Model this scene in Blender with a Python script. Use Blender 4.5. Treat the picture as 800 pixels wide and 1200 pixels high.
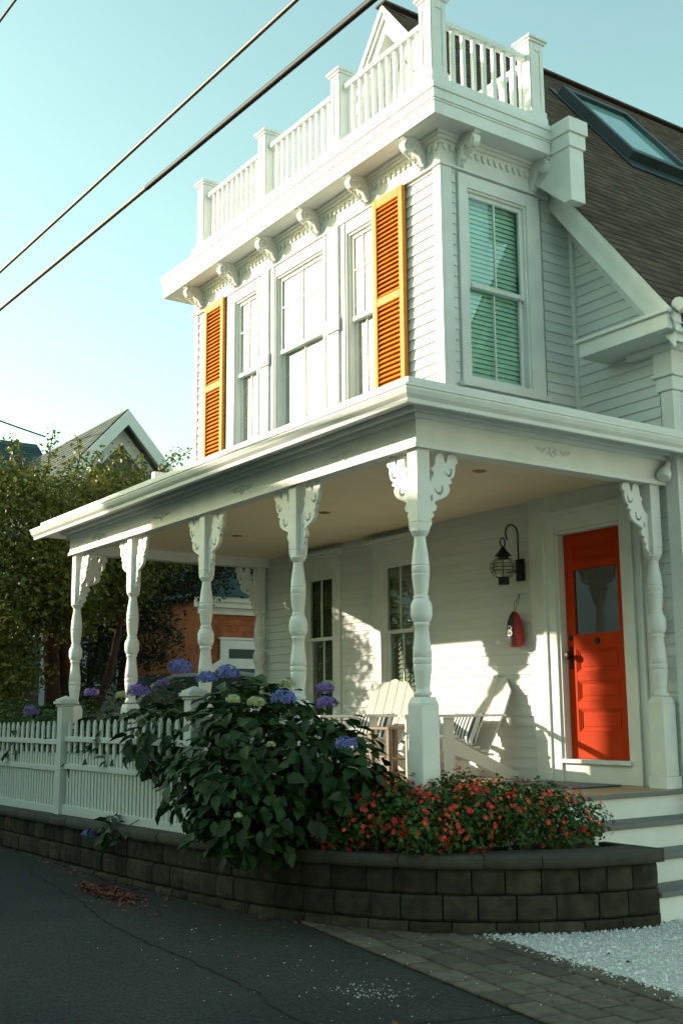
import bpy, bmesh, math, random
import numpy as np
from mathutils import Vector, Matrix, Euler, noise
random.seed(7); rng = np.random.default_rng(7)
S = bpy.context.scene
for o in list(bpy.data.objects): bpy.data.objects.remove(o)
COL = S.collection
PI = math.pi
# ------------------------------------------------------------------ camera
cd = bpy.data.cameras.new('camera'); cam = bpy.data.objects.new('camera', cd); COL.objects.link(cam)
cd.sensor_fit = 'VERTICAL'; cd.sensor_height = 36; cd.sensor_width = 24; cd.lens = 39.566
cd.clip_start = .05; cd.clip_end = 3000
R_ = Vector((0.82462, -0.56564, -0.00793)); U_ = Vector((-0.09232, -0.14839, 0.98461)); F_ = Vector((0.55811, 0.81119, 0.17458))
m = Matrix((R_, U_, -F_)).transposed().to_4x4(); m.translation = (-4.9566, -6.2218, 0.6348)
cam.matrix_world = m; S.camera = cam
# ------------------------------------------------------------------ light
SUN_EL = math.radians(16.0); SUN_AZ = math.atan2(-.656, .755)      # azimuth from +Y towards +X
W = bpy.data.worlds.new('World'); S.world = W; W.use_nodes = True
nt = W.node_tree; bg = nt.nodes['Background']
sky = nt.nodes.new('ShaderNodeTexSky'); sky.sky_type = 'NISHITA'; sky.sun_disc = False
sky.sun_elevation = SUN_EL; sky.sun_rotation = SUN_AZ; sky.air_density = 1.2; sky.dust_density = 1.2; sky.ozone_density = 1.0
tint = nt.nodes.new('ShaderNodeMix'); tint.data_type = 'RGBA'; tint.blend_type = 'MULTIPLY'; tint.inputs[0].default_value = 1
tint.inputs[7].default_value = (.93, 1.055, .755, 1)
nt.links.new(sky.outputs[0], tint.inputs[6]); nt.links.new(tint.outputs[2], bg.inputs[0]); bg.inputs[1].default_value = 0.135
sd = bpy.data.lights.new('sun', 'SUN'); sd.energy = 2.8; sd.angle = math.radians(.55); sd.color = (1, .85, .65)
sun = bpy.data.objects.new('sun', sd); COL.objects.link(sun)
sdir = Vector((math.sin(SUN_AZ)*math.cos(SUN_EL), math.cos(SUN_AZ)*math.cos(SUN_EL), math.sin(SUN_EL)))
sun.rotation_euler = sdir.to_track_quat('Z', 'Y').to_euler(); sun.location = (0, 0, 20)
S.view_settings.view_transform = 'Standard'; S.view_settings.look = 'None'
S.view_settings.exposure = 1.5; S.view_settings.gamma = 1.0; S.view_settings.use_curve_mapping = False
# ------------------------------------------------------------------ materials
def mat(name, col, rough=.6, var=0, vscale=3, bump=0, bscale=60, island=0, spec=.4, metal=0, col2=None, detail=4, stretch=None, hue=0):
    M = bpy.data.materials.new(name); M.use_nodes = True; t = M.node_tree; b = t.nodes['Principled BSDF']
    b.inputs['Base Color'].default_value = (*col, 1); b.inputs['Roughness'].default_value = rough
    b.inputs['Metallic'].default_value = metal; b.inputs['Specular IOR Level'].default_value = spec
    tc = t.nodes.new('ShaderNodeTexCoord'); src = tc.outputs['Object']
    if stretch:
        mp = t.nodes.new('ShaderNodeMapping'); mp.inputs['Scale'].default_value = stretch; t.links.new(src, mp.inputs[0]); src = mp.outputs[0]
    out = None
    if var:
        n = t.nodes.new('ShaderNodeTexNoise'); n.inputs['Scale'].default_value = vscale; n.inputs['Detail'].default_value = detail
        t.links.new(src, n.inputs['Vector'])
        mr = t.nodes.new('ShaderNodeMapRange'); mr.inputs[1].default_value = .3; mr.inputs[2].default_value = .7
        t.links.new(n.outputs[0], mr.inputs[0])
        mx = t.nodes.new('ShaderNodeMix'); mx.data_type = 'RGBA'; t.links.new(mr.outputs[0], mx.inputs[0])
        c2 = col2 if col2 else tuple(c*(1-var) for c in col)
        mx.inputs[6].default_value = (*col, 1); mx.inputs[7].default_value = (*c2, 1); out = mx.outputs[2]
    if island:
        g = t.nodes.new('ShaderNodeNewGeometry'); h = t.nodes.new('ShaderNodeHueSaturation')
        mr = t.nodes.new('ShaderNodeMapRange'); mr.inputs[3].default_value = 1-island; mr.inputs[4].default_value = 1+island
        t.links.new(g.outputs['Random Per Island'], mr.inputs[0]); t.links.new(mr.outputs[0], h.inputs['Value'])
        if hue:
            wn = t.nodes.new('ShaderNodeTexWhiteNoise'); wn.noise_dimensions = '1D'; t.links.new(g.outputs['Random Per Island'], wn.inputs['W'])
            m2 = t.nodes.new('ShaderNodeMapRange'); m2.inputs[3].default_value = .5-hue; m2.inputs[4].default_value = .5+hue
            t.links.new(wn.outputs[0], m2.inputs[0]); t.links.new(m2.outputs[0], h.inputs['Hue'])
        if out: t.links.new(out, h.inputs['Color'])
        else: h.inputs['Color'].default_value = (*col, 1)
        out = h.outputs[0]
    if out: t.links.new(out, b.inputs['Base Color'])
    if bump:
        n = t.nodes.new('ShaderNodeTexNoise'); n.inputs['Scale'].default_value = bscale; n.inputs['Detail'].default_value = 5
        t.links.new(src, n.inputs['Vector'])
        bp = t.nodes.new('ShaderNodeBump'); bp.inputs['Strength'].default_value = bump; bp.inputs['Distance'].default_value = .01
        t.links.new(n.outputs[0], bp.inputs['Height']); t.links.new(bp.outputs[0], b.inputs['Normal'])
    return M
def leafmat(name, col, island=.3, hue=.02, trans=.25, rough=.45):
    M = mat(name, col, rough, island=island, hue=hue, spec=.35); t = M.node_tree; b = t.nodes['Principled BSDF']
    tr = t.nodes.new('ShaderNodeBsdfTranslucent'); mx = t.nodes.new('ShaderNodeMixShader'); mx.inputs[0].default_value = trans
    l = b.inputs['Base Color'].links
    if l: t.links.new(l[0].from_socket, tr.inputs[0])
    t.links.new(b.outputs[0], mx.inputs[1]); t.links.new(tr.outputs[0], mx.inputs[2])
    t.links.new(mx.outputs[0], t.nodes['Material Output'].inputs[0]); return M
def glassmat(name, base=.12, tintc=(.9, 1, .97)):
    M = bpy.data.materials.new(name); M.use_nodes = True; t = M.node_tree; t.nodes.remove(t.nodes['Principled BSDF'])
    tr = t.nodes.new('ShaderNodeBsdfTransparent'); tr.inputs[0].default_value = (*tintc, 1)
    gl = t.nodes.new('ShaderNodeBsdfGlossy'); gl.inputs['Roughness'].default_value = .015
    fr = t.nodes.new('ShaderNodeLayerWeight'); fr.inputs[0].default_value = .5
    pw = t.nodes.new('ShaderNodeMath'); pw.operation = 'POWER'; pw.inputs[1].default_value = 3.0; t.links.new(fr.outputs['Facing'], pw.inputs[0])
    ad = t.nodes.new('ShaderNodeMath'); ad.operation = 'ADD'; ad.inputs[1].default_value = base; ad.use_clamp = True
    tc = t.nodes.new('ShaderNodeTexCoord'); n = t.nodes.new('ShaderNodeTexNoise'); n.inputs['Scale'].default_value = 1.3
    bp = t.nodes.new('ShaderNodeBump'); bp.inputs['Strength'].default_value = .05; bp.inputs['Distance'].default_value = .01
    t.links.new(tc.outputs['Object'], n.inputs[0]); t.links.new(n.outputs[0], bp.inputs['Height']); t.links.new(bp.outputs[0], gl.inputs['Normal'])
    mx = t.nodes.new('ShaderNodeMixShader'); t.links.new(pw.outputs[0], ad.inputs[0]); t.links.new(ad.outputs[0], mx.inputs[0])
    t.links.new(tr.outputs[0], mx.inputs[1]); t.links.new(gl.outputs[0], mx.inputs[2]); t.links.new(mx.outputs[0], t.nodes['Material Output'].inputs[0])
    return M
WHITE = mat('white_paint', (.79, .82, .81), .5, var=.13, vscale=4, bump=.14, bscale=35, detail=9, col2=(.70, .73, .715))
SIDING = mat('siding_paint', (.70, .735, .73), .5, var=.10, vscale=1.7, bump=.12, bscale=30, stretch=(1, 1, 6), island=.03)
TRIMW = mat('trim_paint', (.78, .81, .80), .48, var=.13, vscale=5, bump=.16, bscale=35, detail=9, col2=(.69, .72, .70))
CEIL = mat('ceiling_paint', (.88, .77, .56), .6, var=.06)
DECK = mat('deck_boards', (.42, .32, .20), .6, var=.3, vscale=5, island=.12, stretch=(8, .6, 1), bump=.2)
STEPT = mat('grey_tread', (.17, .18, .18), .6, var=.2, bump=.2)
ROOF = mat('asphalt_shingle', (.125, .093, .072), .92, var=.25, vscale=7, bump=.6, bscale=140, island=.24, hue=.01, spec=.1)
ROOFT = mat('teal_shingle', (.035, .075, .085), .9, var=.25, vscale=5, bump=.4, island=.25)
ROOFG = mat('grey_roof', (.11, .135, .125), .9, var=.25, vscale=5, bump=.4, island=.2)
CEDAR = mat('weathered_cedar', (.16, .15, .145), .9, var=.3, vscale=6, island=.3, bump=.4)
REDCEDAR = mat('red_cedar', (.42, .13, .05), .8, var=.3, vscale=6, island=.2, bump=.3)
RED = mat('red_door_paint', (.56, .044, .003), .7, var=.22, vscale=5, bump=.1, spec=.15, stretch=(1, 1, .3))
ORANGE = mat('orange_shutter_paint', (.74, .27, .028), .55, var=.2, vscale=5, bump=.1, spec=.2)
IRON = mat('dark_iron', (.025, .022, .02), .45, bump=.2, metal=.6)
BRASS = mat('brass', (.25, .16, .07), .35, metal=.9)
DARKM = mat('skylight_metal', (.05, .075, .08), .4, metal=.5, var=.2)
BLINDW = mat('pale_blind', (.33, .38, .35), .6, island=.05)
BLINDG = mat('greenish_blind', (.62, .82, .68), .6, island=.06)
BLINDD = mat('dark_wood_blind', (.16, .11, .07), .5, island=.1)
BLINDL = mat('light_wood_blind', (.26, .19, .11), .5, island=.1)
SHADE = mat('pale_roller_shade', (.55, .66, .62), .7, var=.05)
GLASS = glassmat('window_glass', .10); GLASSR = glassmat('reflective_glass', .28); GLASSF = glassmat('front_glass', .08); GLASSD = glassmat('door_glass', .12, (.35, .42, .38))
DARK = mat('room_dark', (.02, .022, .02), .9)
STONE = mat('wall_block', (.056, .050, .039), .95, var=.55, vscale=11, bump=1.0, bscale=38, island=.34, hue=.02, detail=9, spec=.15)
CAPST = mat('cap_block', (.062, .060, .05), .95, var=.3, vscale=14, bump=.8, bscale=70, island=.14, detail=8)
SOIL = mat('soil', (.03, .022, .015), 1, var=.4, bump=1)
FENCE = mat('fence_paint', (.53, .58, .56), .55, var=.15, vscale=6, bump=.15, bscale=30, col2=(.50, .55, .52))
HYD = leafmat('hydrangea_leaf', (.018, .052, .011), .55, .025, .15, .55)
BEDL = leafmat('bedding_leaf', (.045, .105, .016), .4, .02)
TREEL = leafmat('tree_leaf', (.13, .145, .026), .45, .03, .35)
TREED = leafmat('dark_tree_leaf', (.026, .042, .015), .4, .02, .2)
BUSHL = leafmat('yard_shrub_leaf', (.09, .15, .03), .35, .03, .3)
BARK = mat('reddish_bark', (.085, .04, .026), .95, var=.6, vscale=16, bump=1, bscale=30, stretch=(1, 1, .25))
STEM = mat('green_stem', (.10, .12, .04), .7)
BLUEF = leafmat('blue_petal', (.13, .16, .46), .25, .03, .15, .6)
PURPF = leafmat('purple_petal', (.21, .13, .42), .25, .03, .15, .6)
CREAMF = leafmat('cream_petal', (.50, .55, .30), .15, .02, .15, .6)
REDF = leafmat('red_petal', (.66, .012, .010), .25, .015, .1, .5)
ORF = leafmat('orange_petal_eye', (.85, .20, .04), .2, .02, .1, .5)
GRAVEL = mat('white_gravel', (.86, .87, .86), .9, var=.15, vscale=30, bump=.8, bscale=90, island=.3)
LEAFB = leafmat('dead_leaf', (.17, .055, .028), .5, .03, .1, .8)
ADIR = mat('chair_paint', (.78, .77, .73), .5, var=.08, bump=.08)
TABLEW = mat('weathered_table_wood', (.30, .22, .15), .6, var=.25, stretch=(6, 6, .6), bump=.2)
RUBBER = mat('wire_rubber', (.02, .022, .022), .6); STEELW = mat('wire_steel', (.18, .16, .14), .5, metal=.4, var=.4, vscale=4)
BUOYR = mat('buoy_red', (.42, .03, .03), .5, var=.25); BUOYB = mat('buoy_black', (.03, .03, .035), .5); LETTER = mat('white_lettering', (.8, .8, .78), .6)
CARP = mat('car_paint', (.20, .22, .22), .25, metal=.6); TYRE = mat('tyre', (.02, .02, .02), .8)
LENSM = mat('lamp_lens', (.55, .52, .42), .3)
# striped / special materials
def stripes(name, c1, c2, scale, axis=0, rough=.8, duty=.5):
    M = mat(name, c1, rough); t = M.node_tree; b = t.nodes['Principled BSDF']
    tc = t.nodes.new('ShaderNodeTexCoord'); sp = t.nodes.new('ShaderNodeSeparateXYZ'); t.links.new(tc.outputs['Object'], sp.inputs[0])
    mu = t.nodes.new('ShaderNodeMath'); mu.operation = 'MULTIPLY'; mu.inputs[1].default_value = scale; t.links.new(sp.outputs[axis], mu.inputs[0])
    fr = t.nodes.new('ShaderNodeMath'); fr.operation = 'FRACT'; t.links.new(mu.outputs[0], fr.inputs[0])
    gt = t.nodes.new('ShaderNodeMath'); gt.operation = 'GREATER_THAN'; gt.inputs[1].default_value = duty; t.links.new(fr.outputs[0], gt.inputs[0])
    mx = t.nodes.new('ShaderNodeMix'); mx.data_type = 'RGBA'; mx.inputs[6].default_value = (*c1, 1); mx.inputs[7].default_value = (*c2, 1)
    t.links.new(gt.outputs[0], mx.inputs[0]); t.links.new(mx.outputs[2], b.inputs['Base Color']); return M
PILLOW = stripes('striped_pillow', (.72, .72, .68), (.05, .08, .11), 22, 1, duty=.5)
MATM = stripes('striped_doormat', (.05, .09, .11), (.26, .30, .30), 9, 1, duty=.62)
def asphalt():
    M = mat('asphalt', (.024, .027, .026), .85, var=.3, vscale=1.2, col2=(.017, .019, .0185), detail=6); t = M.node_tree; b = t.nodes['Principled BSDF']
    tc = t.nodes.new('ShaderNodeTexCoord')
    v = t.nodes.new('ShaderNodeTexVoronoi'); v.inputs['Scale'].default_value = 95; t.links.new(tc.outputs['Object'], v.inputs[0])
    sp = t.nodes.new('ShaderNodeSeparateColor'); t.links.new(v.outputs['Color'], sp.inputs[0])
    cr = t.nodes.new('ShaderNodeValToRGB'); cr.color_ramp.elements[0].position = .25; cr.color_ramp.elements[0].color = (.55, .55, .55, 1)
    cr.color_ramp.elements[1].position = 1; cr.color_ramp.elements[1].color = (1.9, 1.9, 1.8, 1); t.links.new(sp.outputs[0], cr.inputs[0])
    old = b.inputs['Base Color'].links[0].from_socket
    mx = t.nodes.new('ShaderNodeMix'); mx.data_type = 'RGBA'; mx.blend_type = 'MULTIPLY'; mx.inputs[0].default_value = 1
    n2 = t.nodes.new('ShaderNodeTexNoise'); n2.inputs['Scale'].default_value = .45; n2.inputs['Detail'].default_value = 3; t.links.new(tc.outputs['Object'], n2.inputs[0])
    r2 = t.nodes.new('ShaderNodeValToRGB'); r2.color_ramp.elements[0].position = .44; r2.color_ramp.elements[0].color = (.72, .72, .72, 1); r2.color_ramp.elements[1].position = .54; r2.color_ramp.elements[1].color = (1.18, 1.18, 1.15, 1); t.links.new(n2.outputs[0], r2.inputs[0])
    m3 = t.nodes.new('ShaderNodeMix'); m3.data_type = 'RGBA'; m3.blend_type = 'MULTIPLY'; m3.inputs[0].default_value = 1; t.links.new(old, m3.inputs[6]); t.links.new(r2.outputs[0], m3.inputs[7]); old = m3.outputs[2]
    t.links.new(old, mx.inputs[6]); t.links.new(cr.outputs[0], mx.inputs[7]); t.links.new(mx.outputs[2], b.inputs['Base Color'])
    n = t.nodes.new('ShaderNodeTexNoise'); n.inputs['Scale'].default_value = 110; n.inputs['Detail'].default_value = 6; t.links.new(tc.outputs['Object'], n.inputs[0])
    ad = t.nodes.new('ShaderNodeMath'); t.links.new(v.outputs['Distance'], ad.inputs[0]); t.links.new(n.outputs[0], ad.inputs[1])
    bp = t.nodes.new('ShaderNodeBump'); bp.inputs['Strength'].default_value = .9; bp.inputs['Distance'].default_value = .006
    t.links.new(ad.outputs[0], bp.inputs['Height']); t.links.new(bp.outputs[0], b.inputs['Normal']); return M
ASPH = asphalt()
PAVER = mat('concrete_paver', (.13, .112, .088), .92, var=.4, vscale=16, bump=.9, bscale=70, island=.34, hue=.02)
GRASS = mat('lawn_green', (.04, .065, .02), 1, var=.4, vscale=6, bump=1, bscale=40)
CRACK = mat('asphalt_seam', (.012, .012, .012), 1)

# ------------------------------------------------------------------ mesh helpers
class MB:
    def __init__(s): s.v = []; s.f = []
    def add(s, vs, fs):
        n = len(s.v); s.v += [tuple(p) for p in vs]; s.f += [tuple(i+n for i in f) for f in fs]; return s
    def box(s, x0, x1, y0, y1, z0, z1, M=None):
        vs = [Vector((x, y, z)) for z in (z0, z1) for y in (y0, y1) for x in (x0, x1)]
        if M: vs = [M(v) if callable(M) else M @ v for v in vs]
        return s.add(vs, [(0, 2, 3, 1), (4, 5, 7, 6), (0, 1, 5, 4), (2, 6, 7, 3), (0, 4, 6, 2), (1, 3, 7, 5)])
    def prism(s, poly, thick, M):     # poly: (u,v); M maps (u,v,w)
        n = len(poly); vs = [M(u, v, 0) for u, v in poly]+[M(u, v, thick) for u, v in poly]
        return s.add(vs, [tuple(range(n))[::-1], tuple(range(n, 2*n))]+[(i, (i+1) % n, n+(i+1) % n, n+i) for i in range(n)])
    def tube(s, pts, r, n=8, cap=True):
        pts = [Vector(p) for p in pts]; rs = r if isinstance(r, (list, tuple)) else [r]*len(pts); base = len(s.v)
        up = None
        for i, p in enumerate(pts):
            d = (pts[min(i+1, len(pts)-1)]-pts[max(i-1, 0)]).normalized()
            if up is None: up = d.orthogonal().normalized()
            up = (up-d*up.dot(d)); up = up.normalized() if up.length > 1e-6 else d.orthogonal().normalized()
            w = d.cross(up)
            s.v += [tuple(p+(up*math.cos(a)+w*math.sin(a))*rs[i]) for a in [2*PI*k/n for k in range(n)]]
        for i in range(len(pts)-1):
            for k in range(n):
                s.f.append((base+i*n+k, base+i*n+(k+1) % n, base+(i+1)*n+(k+1) % n, base+(i+1)*n+k))
        if cap: s.f.append(tuple(base+k for k in range(n))[::-1]); s.f.append(tuple(base+(len(pts)-1)*n+k for k in range(n)))
        return s
    def lathe(s, prof, c, n=20, axis=None, sq=False):   # prof [(r,z)]
        base = len(s.v); c = Vector(c)
        for r, z in prof:
            for k in range(n):
                a = 2*PI*(k+.5)/n; v = Vector((r*math.cos(a), r*math.sin(a), z))
                if axis: v = axis @ v
                s.v.append(tuple(c+v))
        for i in range(len(prof)-1):
            for k in range(n): s.f.append((base+i*n+k, base+i*n+(k+1) % n, base+(i+1)*n+(k+1) % n, base+(i+1)*n+k))
        s.f.append(tuple(base+k for k in range(n))[::-1]); s.f.append(tuple(base+(len(prof)-1)*n+k for k in range(n)))
        return s
    def build(s, name, m, parent=None, smooth=None, bevel=0, recalc=True):
        me = bpy.data.meshes.new(name); me.from_pydata(s.v, [], s.f); me.update()
        if recalc:
            b = bmesh.new(); b.from_mesh(me); bmesh.ops.recalc_face_normals(b, faces=b.faces); b.to_mesh(me); b.free()
        o = bpy.data.objects.new(name, me); COL.objects.link(o); me.materials.append(m)
        if smooth is not None:
            me.polygons.foreach_set('use_smooth', [True]*len(me.polygons))
            try: me.set_sharp_from_angle(angle=math.radians(smooth))
            except Exception: pass
        if bevel:
            bv = o.modifiers.new('b', 'BEVEL'); bv.width = bevel; bv.segments = 2; bv.limit_method = 'ANGLE'; bv.angle_limit = math.radians(40)
        if parent:
            o.parent = parent
            if parent.name in ('house', 'retaining_wall'): o.matrix_parent_inverse = Matrix.Translation(-Vector(parent.location))
        return o
def empty(name, loc, label, cat, group=None, rz=0):
    o = bpy.data.objects.new(name, None); COL.objects.link(o); o.location = loc; o.rotation_euler = (0, 0, rz); o.empty_display_size = .1
    o['label'] = label; o['category'] = cat
    if group: o['group'] = group
    return o
def tag(o, label, cat, group=None):
    o['label'] = label; o['category'] = cat
    if group: o['group'] = group
    return o
def struct(o, label=None):
    o['kind'] = 'structure'
    if label: o['label'] = label
    return o
def lot(name, verts, faces, m, parent=None, nsides=None):   # fast bulk mesh: verts (N,3), faces (M,k)
    me = bpy.data.meshes.new(name); verts = np.asarray(verts, np.float32); faces = np.asarray(faces, np.int32); k = faces.shape[1]
    me.vertices.add(len(verts)); me.vertices.foreach_set('co', verts.ravel())
    me.loops.add(faces.size); me.loops.foreach_set('vertex_index', faces.ravel())
    me.polygons.add(len(faces)); me.polygons.foreach_set('loop_start', np.arange(0, faces.size, k, dtype=np.int32))
    try: me.polygons.foreach_set('loop_total', np.full(len(faces), k, np.int32))
    except Exception: pass
    me.update(calc_edges=True); me.validate()
    me.materials.append(m); o = bpy.data.objects.new(name, me); COL.objects.link(o)
    if parent: o.parent = parent
    return o
def rotframes(nrm, spin):   # arrays of normals -> tangent frames
    n = nrm/np.linalg.norm(nrm, axis=1, keepdims=True); a = np.where(np.abs(n[:, 2:3]) > .9, [[1., 0, 0]], [[0, 0, 1.]])
    t = np.cross(a, n); t /= np.linalg.norm(t, axis=1, keepdims=True); b = np.cross(n, t)
    c, s = np.cos(spin)[:, None], np.sin(spin)[:, None]
    return t*c+b*s, -t*s+b*c, n
def leaves(name, P, N, size, m, parent=None, shape='oval', droop=None):
    # each leaf: folded oval of 2 tri-strips; P,N arrays; droop: direction of the leaf tip
    n = len(P); spin = rng.uniform(0, 2*PI, n)
    t, b, nn = rotframes(N, spin)
    if droop is not None:
        d = droop-(droop*nn).sum(1)[:, None]*nn; d /= np.linalg.norm(d, axis=1, keepdims=True)+1e-9; t = d; b = np.cross(nn, t)
    size = np.asarray(size)[:, None] if np.ndim(size) else size
    if shape == 'small': pts = [(0, 0, 0), (.5, .28, .04), (1, 0, -.1), (.5, -.28, .04)]; fc = [(0, 1, 2, 3)]
    else: pts = [(0, 0, 0), (.26, .31, .07), (.66, .27, .02), (1.05, 0, -.22), (.66, -.25, .04), (.28, -.30, .06), (.5, 0, -.06)]; fc = [(0, 6, 2, 1), (6, 3, 2, 2), (0, 5, 4, 6), (6, 4, 3, 3)]
    V = np.stack([P+(t*u+b*v+nn*w)*size for u, v, w in pts], 1).reshape(-1, 3); k = len(pts)
    if shape == 'small':
        F = (np.arange(n)[:, None, None]*k+np.array(fc)[None]).reshape(-1, 4)
    else:
        tri = np.array([(0, 6, 1), (1, 6, 2), (6, 3, 2), (0, 5, 6), (5, 4, 6), (6, 4, 3)]); F = (np.arange(n)[:, None, None]*k+tri[None]).reshape(-1, 3)
    return lot(name, V, F, m, parent)
def dirs(n):
    v = rng.normal(size=(n, 3)); return v/np.linalg.norm(v, axis=1, keepdims=True)
def blobpts(blobs, n, shell=.75):
    B = np.array(blobs, float); vol = B[:, 3]*B[:, 4]*B[:, 5]; w = vol**.75; w /= w.sum()
    idx = rng.choice(len(B), n, p=w); d = dirs(n); r = np.where(rng.random(n) < .75, rng.uniform(shell, 1.08, n), rng.uniform(.3, 1, n))
    lump = np.array([noise.noise(Vector(d[i]*2.3)+Vector((0, 0, float(idx[i])*3.1))) for i in range(n)])
    r = r*(1+.35*lump)
    return B[idx, :3]+d*B[idx, 3:6]*r[:, None], d*B[idx, 3:6]**-1, idx

# maps: facing -X at plane X (a=Y, d=outwards), facing -Y at plane Y (a=X)
def mapX(X): return lambda a, d, z: Vector((X-d, a, z))
def mapY(Y): return lambda a, d, z: Vector((a, Y-d, z))
def mbox(mb, M, a0, a1, d0, d1, z0, z1): mb.box(a0, a1, d0, d1, z0, z1, lambda v: M(*v))

def clapboard(M, rng_fn, z0, z1, openings=(), ex=.097, name='siding', parent=None, m=None):
    mb = MB(); z = z0
    zs = sorted({o[2] for o in openings} | {o[3] for o in openings})
    while z < z1-1e-4:
        zt = min(z+ex, z1); cuts = [z]+[q for q in zs if z+1e-4 < q < zt-1e-4]+[zt]
        for c0, c1 in zip(cuts[:-1], cuts[1:]):
            mid = (c0+c1)/2; a0, a1 = rng_fn(c0); b0, b1 = rng_fn(c1)
            if a1-a0 < .02: continue
            iv = [(a0, a1, b0, b1)]
            for o in openings:
                if o[2] < mid < o[3]:
                    nv = []
                    for (p0, p1, q0, q1) in iv:
                        if o[0] > p0 and o[0] < p1: nv.append((p0, o[0], q0, o[0]))
                        if o[1] < p1 and o[1] > p0: nv.append((o[1], p1, o[1], q1))
                        if o[1] <= p0 or o[0] >= p1: nv.append((p0, p1, q0, q1))
                    iv = nv
            for (p0, p1, q0, q1) in iv:
                d0 = .018-.013*(c0-z)/ex; d1 = .018-.013*(c1-z)/ex
                mb.add([M(p0, 0, c0), M(p1, 0, c0), M(p1, d0, c0), M(p0, d0, c0), M(q0, d1, c1), M(q1, d1, c1)], [(0, 1, 2, 3), (3, 2, 5, 4)])
        z += ex
    return mb.build(name, m or SIDING, parent)
def shingles(mb, O, u, v, n, Wd, H, tw, ex, th=.012, clip=None):
    O, u, v, n = map(Vector, (O, u, v, n)); r = 0
    rows = int(H/ex)
    for r in range(rows):
        x = -random.random()*tw
        while x < Wd:
            w = tw*random.uniform(.75, 1.2); x0, x1 = max(0, x), min(Wd, x+w-.004); y = r*ex+random.uniform(-.003, .003)
            if x1-x0 > .01:
                if clip:
                    c0, c1 = clip(r*ex); x0, x1 = max(x0, c0), min(x1, c1)
                if x1-x0 > .01:
                    y1 = y+ex*1.15; t0 = th*random.uniform(.8, 1.3)
                    q = [O+u*a+v*b+n*c for a, b, c in ((x0, y, t0), (x1, y, t0), (x1, y1, .001), (x0, y1, .001), (x0, y, 0), (x1, y, 0))]
                    mb.add(q, [(0, 1, 2, 3), (4, 5, 1, 0)])
            x += w

# ================================================================== SETTING: ground
def rectsheet(name, x0, x1, y0, y1, z, m): return MB().add([(x0, y0, z), (x1, y0, z), (x1, y1, z), (x0, y1, z)], [(0, 1, 2, 3)]).build(name, m, recalc=False)
GZ = -.775
struct(rectsheet('ground', -400, 400, -400, 400, GZ-.02, GRASS), 'grassy ground stretching to the horizon')
struct(rectsheet('road', -12, .8, -60, 90, GZ-.004, ASPH), 'dark asphalt street in front of the house')
# wall curve
def catmull(pts, n=8):
    out = []; P = [pts[0]]+list(pts)+[pts[-1]]
    for i in range(1, len(P)-2):
        for k in range(n):
            t = k/n; a, b, c, d = [np.array(q, float) for q in P[i-1:i+3]]
            out.append(tuple(.5*((2*b)+(c-a)*t+(2*a-5*b+4*c-d)*t*t+(3*b-a-3*c+d)*t**3)))
    out.append(tuple(pts[-1])); return out
wc = catmull([(1.20, -.97), (1.0, -.95), (.62, -.85), (.18, -.62), (-.22, -.27), (-.52, .2), (-.70, .8), (-.80, 1.5), (-.85, 2.3), (-.87, 3.5), (-.86, 5), (-.83, 7), (-.8, 10), (-.75, 16)], 10)
wc = [Vector((x, y, 0)) for x, y in wc]
cum = [0]
for a, b in zip(wc[:-1], wc[1:]): cum.append(cum[-1]+(b-a).length)
def wpt(s):
    s = max(0, min(s, cum[-1]-1e-6)); i = max(j for j in range(len(cum)) if cum[j] <= s); i = min(i, len(wc)-2)
    t = (s-cum[i])/(cum[i+1]-cum[i]); p = wc[i].lerp(wc[i+1], t); d = (wc[i+1]-wc[i]).normalized()
    return p, d, Vector((d.y, -d.x, 0))       # outward normal (to the street)
_p, _d, _n = wpt(1)
if _n.y > 0: NS = -1
else: NS = 1
def wlevel(s): return -.285-.012*max(0, s-2.2)
lawn = MB(); inner = [wpt(s)[0]-wpt(s)[2]*NS*.14 for s in np.linspace(.05, cum[-1], 50)]
poly = [(p.x, p.y) for p in inner]+[(-.6, 80), (80, 80), (80, .3), (3.0, .3), (1.16, -.3)]
lawn.prism(poly, .35, lambda u, v, w: Vector((u, v, -.385-.35+w)))
struct(lawn.build('lawn', GRASS), 'raised yard ground held behind the low block wall')
# pavers strip
mb = MB(); y = -6.0; row = 0; bl, bw = .255, .118
def pedge(y): return (-.69+.148*(y-.1), .02+.178*(y+.3))     # left/right edge x
ux = Vector((.16, 1, 0)).normalized()   # along strip
vx = Vector((ux.y, -ux.x, 0))           # across (+x)
O = Vector((-.70, .35, 0))
ncol = 8; acr = .80/ncol*1.0
for j in range(-2, 60):
    for i in range(5):
        off = (.5 if i % 2 else 0)*bl
        p = O-ux*(j*bl+off)+vx*(i*.1775)
        q = [p+ux*a+vx*b+Vector((random.uniform(-.002, .002), 0, 0)) for a, b in ((-.009, .008), (-bl+.009, .008), (-bl+.009, .169), (-.009, .169))]
        zz = GZ+.012+random.uniform(-.003, .004); c = sum(q, Vector())/4
        lo = [Vector((v.x, v.y, GZ-.003)) for v in q]; mid = [Vector((v.x, v.y, zz-.006)) for v in q]; hi = [Vector(((v.x-c.x)*.95+c.x, (v.y-c.y)*.93+c.y, zz)) for v in q]
        mb.add(lo+mid+hi, [(0, 1, 5, 4), (1, 2, 6, 5), (2, 3, 7, 6), (3, 0, 4, 7), (4, 5, 9, 8), (5, 6, 10, 9), (6, 7, 11, 10), (7, 4, 8, 11), (8, 9, 10, 11)])
struct(mb.build('path', PAVER), 'strip of tan concrete pavers between the asphalt and the white gravel')
base = [O-ux*a+vx*b for a, b in ((-.6, -.0), (14, 0), (14, .885), (-.6, .885))]
struct(MB().add([(v.x, v.y, GZ+.002) for v in base], [(0, 1, 2, 3)]).build('path_bed', SOIL, recalc=False))
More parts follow.
